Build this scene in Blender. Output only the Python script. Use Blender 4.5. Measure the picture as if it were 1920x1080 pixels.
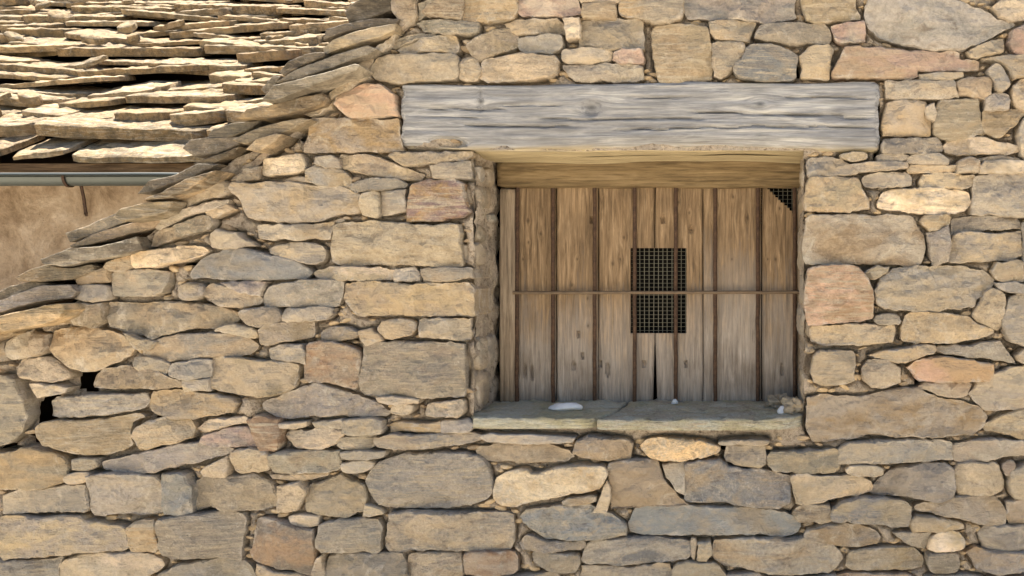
import bpy, bmesh, math, random
import numpy as np
from mathutils import Vector, noise
from mathutils.geometry import delaunay_2d_cdt

for o in list(bpy.data.objects):
    bpy.data.objects.remove(o)
scene = bpy.context.scene
random.seed(11)

# ------------------------------------------------------------------ camera
PXM = 600.0                 # photograph pixels per metre on the wall face (y = 0)
DIST = 3.2                  # camera to wall face
VX, VY = 1390.0, 500.0      # where the eye faces the wall squarely
EYE = 1.62                  # eye height over the ground
Z0 = EYE - (540 - VY) / PXM
CX = (VX - 960) / PXM
cam_data = bpy.data.cameras.new('camera')
cam = bpy.data.objects.new('camera', cam_data)
scene.collection.objects.link(cam)
cam.location = (CX, -DIST, EYE)
cam.rotation_euler = (math.radians(90), 0, 0)
cam_data.sensor_width = 36
cam_data.lens = 36 * DIST * PXM / 1920
cam_data.shift_x = (960 - VX) / 1920
cam_data.shift_y = (VY - 540) / 1920
cam_data.clip_end = 500
cam_data.clip_start = 0.05
scene.camera = cam

# ------------------------------------------------------------------ light
SUN_EL, SUN_AZ = 67.0, -18.0        # behind the house, a little to the left
world = bpy.data.worlds.new('World')
scene.world = world
world.use_nodes = True
wn = world.node_tree
bg = wn.nodes['Background']
sky = wn.nodes.new('ShaderNodeTexSky')
sky.sky_type = 'NISHITA'
sky.sun_disc = False
sky.sun_elevation = math.radians(SUN_EL)
sky.sun_rotation = math.radians(SUN_AZ)
sky.dust_density = 1.0
sky.ozone_density = 1.0
wn.links.new(sky.outputs[0], bg.inputs[0])
bg.inputs[1].default_value = 0.06
sun_data = bpy.data.lights.new('sun', 'SUN')
sun_data.energy = 5.0
sun_data.angle = math.radians(0.5)
sun_data.color = (1.0, 0.945, 0.86)
sun = bpy.data.objects.new('sun', sun_data)
scene.collection.objects.link(sun)
e, a = math.radians(SUN_EL), math.radians(SUN_AZ)
sdir = Vector((math.cos(e) * math.sin(a), math.cos(e) * math.cos(a), math.sin(e)))
sun.rotation_euler = sdir.to_track_quat('Z', 'Y').to_euler()
sun.location = sdir * 30
vs = scene.view_settings
vs.view_transform = 'Standard'
vs.look = 'None'
vs.exposure = 1.93
vs.gamma = 1.0
scene.cycles.filter_width = 1.5

# ------------------------------------------------------------------ helpers
def lin(c):
    r = []
    for v in c:
        v = v / 255.0
        r.append(v / 12.92 if v <= 0.04045 else ((v + 0.055) / 1.055) ** 2.4)
    return tuple(r)

def P(px, py, y=0.0):
    """the world point at depth y that the photograph shows at pixel px, py"""
    k = (DIST + y) / DIST
    return Vector((CX + (px - VX) / PXM * k, y, EYE + (VY - py) / PXM * k))

def link(name, me, parent=None, mat=None, loc=None):
    o = bpy.data.objects.new(name, me)
    scene.collection.objects.link(o)
    if loc is not None:
        o.location = loc
    if parent is not None:
        o.parent = parent
    if mat is not None and me is not None:
        me.materials.append(mat)
    return o

def tag(o, label=None, cat=None, group=None, kind=None):
    if label: o['label'] = label
    if cat: o['category'] = cat
    if group: o['group'] = group
    if kind: o['kind'] = kind
    return o

def mesh_from(name, verts, faces, smooth=True, sharp=38):
    me = bpy.data.meshes.new(name)
    me.from_pydata([tuple(v) for v in verts], [], faces)
    me.update()
    if smooth:
        me.polygons.foreach_set('use_smooth', [True] * len(me.polygons))
        if sharp:
            me.set_sharp_from_angle(angle=math.radians(sharp))
    return me

def nz(v):
    return noise.noise(v)

# ---- outlines
def chaikin(p, n=1, q=0.22):
    for _ in range(n):
        r = []
        for i in range(len(p)):
            a_, b_ = p[i], p[(i + 1) % len(p)]
            r.append(a_ * (1 - q) + b_ * q)
            r.append(a_ * q + b_ * (1 - q))
        p = np.array(r)
    return p

def resample(p, step):
    q = np.vstack([p, p[:1]])
    seg = np.hypot(*(q[1:] - q[:-1]).T)
    cum = np.concatenate([[0], np.cumsum(seg)])
    n = max(8, int(round(cum[-1] / step)))
    t = np.linspace(0, cum[-1], n, endpoint=False)
    return np.stack([np.interp(t, cum, q[:, 0]), np.interp(t, cum, q[:, 1])], 1)

def seg_dist(pts, poly):
    a_ = poly; b_ = np.roll(poly, -1, 0)
    d = b_ - a_
    l2 = (d * d).sum(1) + 1e-12
    t = ((pts[:, None, :] - a_[None]) * d[None]).sum(2) / l2
    t = np.clip(t, 0, 1)
    pr = a_[None] + t[..., None] * d[None]
    return np.sqrt(((pts[:, None, :] - pr) ** 2).sum(2).min(1))

def inside(pts, poly):
    x, y = pts[:, 0], pts[:, 1]
    c = np.zeros(len(pts), bool)
    j = len(poly) - 1
    for i in range(len(poly)):
        xi, yi = poly[i]; xj, yj = poly[j]
        m = ((yi > y) != (yj > y))
        with np.errstate(divide='ignore', invalid='ignore'):
            xx = (xj - xi) * (y - yi) / (yj - yi) + xi
        c ^= m & (x < xx)
        j = i
    return c

def slab(name, poly, mapf, depth, step=7.0, rnd=9.0, bulge=0.018, rough=0.006, tilt=0.12,
         seed=0, layered=0.0, wob=1.4, jag=0.0, smooth_n=1, raw=False, facet=0.5, cleave=0.0, sharp=42, corner=0.0, terrace=0.0):
    """a stone: the outline poly (pixels) with a worn, domed, uneven face and straight sides.
    mapf(px, py, h) -> world, h metres towards the viewer."""
    rs = random.Random(seed)
    p = np.array(poly, float)
    area2 = (p[:, 0] * np.roll(p[:, 1], -1) - np.roll(p[:, 0], -1) * p[:, 1]).sum()
    if area2 < 0:
        p = p[::-1]
    if corner:
        dev = p - (np.roll(p, 1, 0) + np.roll(p, -1, 0)) / 2
        ln_ = np.maximum(np.hypot(dev[:, 0], dev[:, 1]), 1e-6)[:, None]
        p = p + dev / ln_ * np.minimum(ln_ * corner, 7.0)
    p = resample(chaikin(p, smooth_n), step)
    off = Vector((rs.uniform(-90, 90), rs.uniform(-90, 90), rs.uniform(-90, 90)))
    c = p.mean(0)
    for i in range(len(p)):
        v = Vector((p[i, 0] / 26, p[i, 1] / 26, 0)) + off
        w = Vector((p[i, 0] / 9, p[i, 1] / 9, 5)) + off
        p[i, 0] += wob * (1.2 * nz(v) + 1.0 * nz(w)) * 1.5
        p[i, 1] += wob * (1.2 * nz(v + Vector((31, 7, 3))) + 1.0 * nz(w + Vector((9, 17, 3)))) * 1.5
    lo, hi = p.min(0), p.max(0)
    gx = np.arange(lo[0] + step * 0.5, hi[0], step)
    gy = np.arange(lo[1] + step * 0.5, hi[1], step)
    g = np.array([(x + (step * 0.5 if k % 2 else 0), y) for k, y in enumerate(gy) for x in gx])
    if len(g):
        g = g + np.array([(rs.uniform(-.28, .28) * step, rs.uniform(-.28, .28) * step) for _ in range(len(g))])
        g = g[inside(g, p)]
    if len(g):
        d = seg_dist(g, p)
        g = g[d > step * 0.45]
    # a close ring just inside the outline carries the rounded arris
    cen = p - np.roll(p, 1, 0); nxt = np.roll(p, -1, 0) - p
    tan = cen + nxt
    nrm = np.stack([-tan[:, 1], tan[:, 0]], 1)
    nrm /= np.maximum(np.hypot(nrm[:, 0], nrm[:, 1]), 1e-6)[:, None]
    inner = p + nrm * min(2.2, step * 0.33)
    inner = inner[inside(inner, p)]
    if len(inner):
        inner = inner[seg_dist(inner, p) > 1.2]
    if len(g) and len(inner):
        dd = np.sqrt(((g[:, None] - inner[None]) ** 2).sum(2).min(1))
        g = g[dd > step * 0.35]
    n = len(p)
    parts = [p] + ([inner] if len(inner) else []) + ([g] if len(g) else [])
    pts = np.vstack(parts)
    d = np.concatenate([np.zeros(n), seg_dist(pts[n:], p)]) if len(pts) > n else np.zeros(n)
    res = delaunay_2d_cdt([Vector(q) for q in pts], [], [list(range(n))], 1, 1e-4)
    vv, faces = res[0], res[2]
    orig = res[3]
    dist = []
    for k in range(len(vv)):
        src = orig[k]
        dist.append(d[src[0]] if src else 0.0)
    size = max(hi - lo)
    tx, ty = rs.uniform(-tilt, tilt), rs.uniform(-tilt, tilt)
    # a few cleaved planes cut the dome
    planes = []
    for _ in range(rs.choice([1, 2, 3])):
        an = rs.uniform(0, 6.283)
        planes.append((math.cos(an), math.sin(an), rs.uniform(0.1, 0.75), rs.uniform(0.10, 0.35)))
    half = (hi - lo) / 2 + 1e-6
    mid = (hi + lo) / 2
    cuts = []
    for _ in range(rs.randint(4, 7)):
        an = rs.uniform(0, 6.283); sl = rs.uniform(0.12, 0.62) * cleave
        cuts.append((math.cos(an) * sl, math.sin(an) * sl, rs.uniform(0.30, 0.85) * min(half) * sl + rs.uniform(0, 2)))
    top = []
    for k, q in enumerate(vv):
        dd_ = min(dist[k] / rnd, 1.0)
        h = bulge * math.sqrt(max(0.0, 1 - (1 - dd_) ** 2))
        u, v = (q[0] - mid[0]), (q[1] - mid[1])
        h += (tx * u + ty * v) / PXM * 1.0
        for (ca, sa, o_, sl) in planes:
            s_ = (u / half[0]) * ca + (v / half[1]) * sa - o_
            if s_ > 0:
                h -= facet * s_ * sl * 0.07
        if cleave:
            h = max(-0.018, h + min(0.0, min(o_ - a1 * u - a2 * v for (a1, a2, o_) in cuts)) / PXM)
        w = Vector((q[0] / 60, q[1] / 60, 0)) + off
        w2 = Vector((q[0] / 21, q[1] / 21, 4)) + off
        w3 = Vector((q[0] / 9, q[1] / 9, 9)) + off
        amp = 0.35 + 0.65 * dd_
        h += amp * rough * (0.9 * nz(w) + 1.0 * nz(w2) + 0.7 * nz(w3))
        if terrace:
            t_ = (nz(Vector((q[0] / 75, q[1] / 38, 6)) + off) + 0.35 * nz(Vector((q[0] / 22, q[1] / 14, 2)) + off)) * 3.2
            fr = t_ - math.floor(t_)
            h += amp * terrace * (math.floor(t_) + min(1.0, max(0.0, (fr - 0.72) / 0.28)))
        if layered:
            t_ = q[1] / 13 + 1.2 * nz(w) + u * 0.01
            h += amp * layered * (abs((t_ % 2) - 1) - 0.5)
        top.append(h)
    verts = [mapf(q[0], q[1], top[k]) for k, q in enumerate(vv)]
    # outline loop in the result
    cnt = {}
    for f in faces:
        for i in range(len(f)):
            ed = (f[i], f[(i + 1) % len(f)])
            cnt[ed] = 1
    border = [ed for ed in cnt if (ed[1], ed[0]) not in cnt]
    back = {}
    for ed in border:
        for i in ed:
            if i not in back:
                back[i] = len(verts)
                verts.append(mapf(vv[i][0], vv[i][1], top[i] * 0.0 - depth))
    F = [tuple(f) for f in faces]
    F += [(ed[1], ed[0], back[ed[0]], back[ed[1]]) for ed in border]
    cw = sum((Vector(v) for v in verts), Vector()) / len(verts)
    verts = [Vector(v) - cw for v in verts]
    if raw:
        return verts, F, cw
    me = mesh_from(name, verts, F, True, sharp)
    at_ = me.attributes.new('rim', 'FLOAT', 'POINT')
    rim = [math.exp(-q / 7.0) for q in dist] + [1.0] * (len(verts) - len(vv))
    at_.data.foreach_set('value', rim)
    bm = bmesh.new(); bm.from_mesh(me)
    bmesh.ops.recalc_face_normals(bm, faces=bm.faces)
    bm.to_mesh(me); bm.free()
    return me, cw

# ---- materials
def new_mat(name):
    m = bpy.data.materials.new(name)
    m.use_nodes = True
    nt = m.node_tree
    b = nt.nodes['Principled BSDF']
    b.inputs['Specular IOR Level'].default_value = 0.25
    return m, nt, b

class N:
    def __init__(s, nt): s.nt = nt
    def add(s, t, **k):
        n = s.nt.nodes.new(t)
        for a_, v in k.items(): setattr(n, a_, v)
        return n
    def lk(s, a_, b_): s.nt.links.new(a_, b_)
    def noise(s, vec, scale, detail=4, rough=0.55, dist=0.0):
        n = s.add('ShaderNodeTexNoise')
        n.inputs['Scale'].default_value = scale; n.inputs['Detail'].default_value = detail
        n.inputs['Roughness'].default_value = rough; n.inputs['Distortion'].default_value = dist
        if vec is not None: s.lk(vec, n.inputs['Vector'])
        return n.outputs[0]
    def ramp(s, f, stops):
        n = s.add('ShaderNodeValToRGB')
        el = n.color_ramp.elements
        while len(el) < len(stops): el.new(0.5)
        for e_, (p_, c_) in zip(el, stops):
            e_.position = p_
            e_.color = (*c_, 1) if not isinstance(c_, (int, float)) else (c_, c_, c_, 1)
        s.lk(f, n.inputs[0]); return n.outputs[0]
    def mix(s, f, a_, b_, mode='MIX'):
        n = s.add('ShaderNodeMix', data_type='RGBA', blend_type=mode)
        for i, v in ((0, f), (6, a_), (7, b_)):
            if isinstance(v, (int, float)): n.inputs[i].default_value = v
            elif isinstance(v, tuple): n.inputs[i].default_value = (*v[:3], 1)
            else: s.lk(v, n.inputs[i])
        return n.outputs[2]
    def math(s, op, a_, b_=0.0, clamp=False):
        n = s.add('ShaderNodeMath', operation=op, use_clamp=clamp)
        for i, v in ((0, a_), (1, b_)):
            if isinstance(v, (int, float)): n.inputs[i].default_value = v
            else: s.lk(v, n.inputs[i])
        return n.outputs[0]
    def mapping(s, vec, scale=(1, 1, 1), loc=None):
        n = s.add('ShaderNodeMapping'); n.inputs['Scale'].default_value = scale
        s.lk(vec, n.inputs['Vector'])
        if loc is not None: s.lk(loc, n.inputs['Location'])
        return n.outputs[0]
    def bump(s, h, strength, dist, prev=None):
        n = s.add('ShaderNodeBump'); n.inputs['Strength'].default_value = strength
        n.inputs['Distance'].default_value = dist
        s.lk(h, n.inputs['Height'])
        if prev is not None: s.lk(prev, n.inputs['Normal'])
        return n.outputs[0]

def rand_coords(n):
    tc = n.add('ShaderNodeTexCoord')
    oi = n.add('ShaderNodeObjectInfo')
    r = n.math('MULTIPLY', oi.outputs['Random'], 57.0)
    return n.mapping(tc.outputs['Object'], (1, 1, 1), r), oi

def stone_material(name, attr=True, base=None, tint=None, aniso=(1, 1, 1.9), moss=0.0, lichen=0.35, smear=0.55, dusty=0.0):
    m, nt, b = new_mat(name); n = N(nt)
    tc = n.add('ShaderNodeTexCoord')
    oi = n.add('ShaderNodeObjectInfo')
    rnd = oi.outputs['Random']
    def own(k):                       # a number of its own for each stone
        return n.math('FRACT', n.math('MULTIPLY', rnd, k))
    r1, r2, r3, r4 = own(17.31), own(41.77), own(71.93), own(97.13)
    sc = n.add('ShaderNodeVectorMath', operation='SCALE')
    n.lk(n.mapping(tc.outputs['Object'], (1, 1, 1), n.math('MULTIPLY', rnd, 57.0)), sc.inputs[0])
    n.lk(n.math('ADD', n.math('MULTIPLY', r1, 0.9), 0.55), sc.inputs['Scale'])
    vec = sc.outputs[0]
    if attr:
        col = oi.outputs['Color']
        at_ = n.add('ShaderNodeAttribute', attribute_type='OBJECT', attribute_name='tint')
        tc2 = at_.outputs['Color']
    else:
        col, tc2 = base, tint
    va = n.mapping(vec, aniso)
    big = n.noise(va, 6, 4, 0.6, 0.8)
    mid = n.noise(va, 22, 7, 0.7, 0.6)
    fine = n.noise(vec, 120, 6, 0.75)
    bed = n.noise(n.mapping(vec, (0.6, 0.6, 7.0)), 16, 5, 0.6, 0.7)
    c = n.mix(n.ramp(big, [(0.40, 0.0), (0.58, 1.0)]), col, tc2)
    # bedding streaks on the laminated stones, rusty veins and dark patches that belong to the stone
    c = n.mix(n.math('MULTIPLY', n.ramp(bed, [(0.48, 0.0), (0.62, 0.85)]), n.ramp(r2, [(0.5, 0.0), (0.7, 1.0)])), c, (0.43, 0.36, 0.26))
    c = n.mix(n.math('MULTIPLY', n.ramp(mid, [(0.50, 0.0), (0.66, 0.8)]), r3), c, (0.47, 0.37, 0.25))
    c = n.mix(n.math('MULTIPLY', n.ramp(mid, [(0.32, 0.75), (0.46, 0.0)]), r4), c, (0.16, 0.125, 0.095))
    pat = n.noise(vec, 13, 7, 0.72, 0.8)
    c = n.mix(n.math('MULTIPLY', n.ramp(pat, [(0.55, 0.0), (0.62, smear)]), n.ramp(r2, [(0.1, 1.0), (0.6, 0.25)])), c, (0.50, 0.44, 0.35))
    sp = n.noise(vec, 60, 3, 0.6)
    c = n.mix(n.math('MULTIPLY', n.ramp(sp, [(0.62, 0.0), (0.70, lichen)]), r1), c, (0.52, 0.48, 0.40))
    if moss:
        ms = n.noise(vec, 13, 6, 0.75)
        c = n.mix(n.ramp(ms, [(0.45, 0.0), (0.58, moss)]), c, (0.07, 0.063, 0.045))
    if dusty:                         # lime smeared over the margins when the joints were pointed
        ra = n.add('ShaderNodeAttribute', attribute_name='rim')
        du = n.noise(vec, 17, 6, 0.7, 0.6)
        f = n.ramp(n.math('ADD', n.math('MULTIPLY', ra.outputs['Fac'], 0.36), n.math('MULTIPLY', n.math('SUBTRACT', du, 0.5), 1.7)), [(0.30, 0.0), (0.50, dusty)])
        c = n.mix(f, c, (0.52, 0.45, 0.36))
    fr = n.ramp(fine, [(0.28, 0.66), (0.72, 1.32)])
    c = n.mix(n.math('ADD', n.math('MULTIPLY', r4, 0.6), 0.25), c, n.mix(1.0, c, fr, 'MULTIPLY'))
    n.lk(c, b.inputs['Base Color'])
    b.inputs['Roughness'].default_value = 0.9
    b.inputs['Specular IOR Level'].default_value = 0.15
    h1 = n.bump(mid, 0.8, 0.016)
    h2 = n.bump(fine, 0.7, 0.006, h1)
    h3 = n.bump(bed, n_bed(name), 0.010, h2)
    n.lk(h3, b.inputs['Normal'])
    return m
def n_bed(name): return 0.8 if 'slate' in name else 0.35

def mortar_material():
    m, nt, b = new_mat('lime_mortar'); n = N(nt)
    tc = n.add('ShaderNodeTexCoord'); vec = tc.outputs['Object']
    a_ = n.noise(vec, 3.2, 5, 0.6); f = n.noise(vec, 55, 5, 0.7); g = n.noise(vec, 190, 3, 0.7)
    c = n.ramp(a_, [(0.35, lin((158, 146, 130))), (0.5, lin((184, 168, 148))), (0.66, lin((206, 190, 168)))])
    c = n.mix(n.ramp(f, [(0.34, 0.85), (0.48, 0.0)]), c, lin((112, 98, 82)))
    c = n.mix(n.ramp(f, [(0.58, 0.0), (0.7, 0.6)]), c, lin((222, 204, 172)))
    c = n.mix(1.0, c, n.ramp(g, [(0.25, 0.75), (0.75, 1.2)]), 'MULTIPLY')
    n.lk(c, b.inputs['Base Color']); b.inputs['Roughness'].default_value = 0.95
    b.inputs['Specular IOR Level'].default_value = 0.1
    n.lk(n.bump(g, 0.8, 0.006, n.bump(f, 1.0, 0.022)), b.inputs['Normal'])
    return m

def plain_material(name, col, rough=0.9, var=0.25, scale=20, metal=0.0, bump=0.003, spec=0.2):
    m, nt, b = new_mat(name); n = N(nt)
    tc = n.add('ShaderNodeTexCoord')
    f = n.noise(tc.outputs['Object'], scale, 5, 0.65)
    c = n.mix(1.0, col, n.ramp(f, [(0.25, 1 - var), (0.75, 1 + var)]), 'MULTIPLY')
    n.lk(c, b.inputs['Base Color']); b.inputs['Roughness'].default_value = rough
    b.inputs['Metallic'].default_value = metal
    b.inputs['Specular IOR Level'].default_value = spec
    if bump: n.lk(n.bump(f, 0.5, bump), b.inputs['Normal'])
    return m
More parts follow.
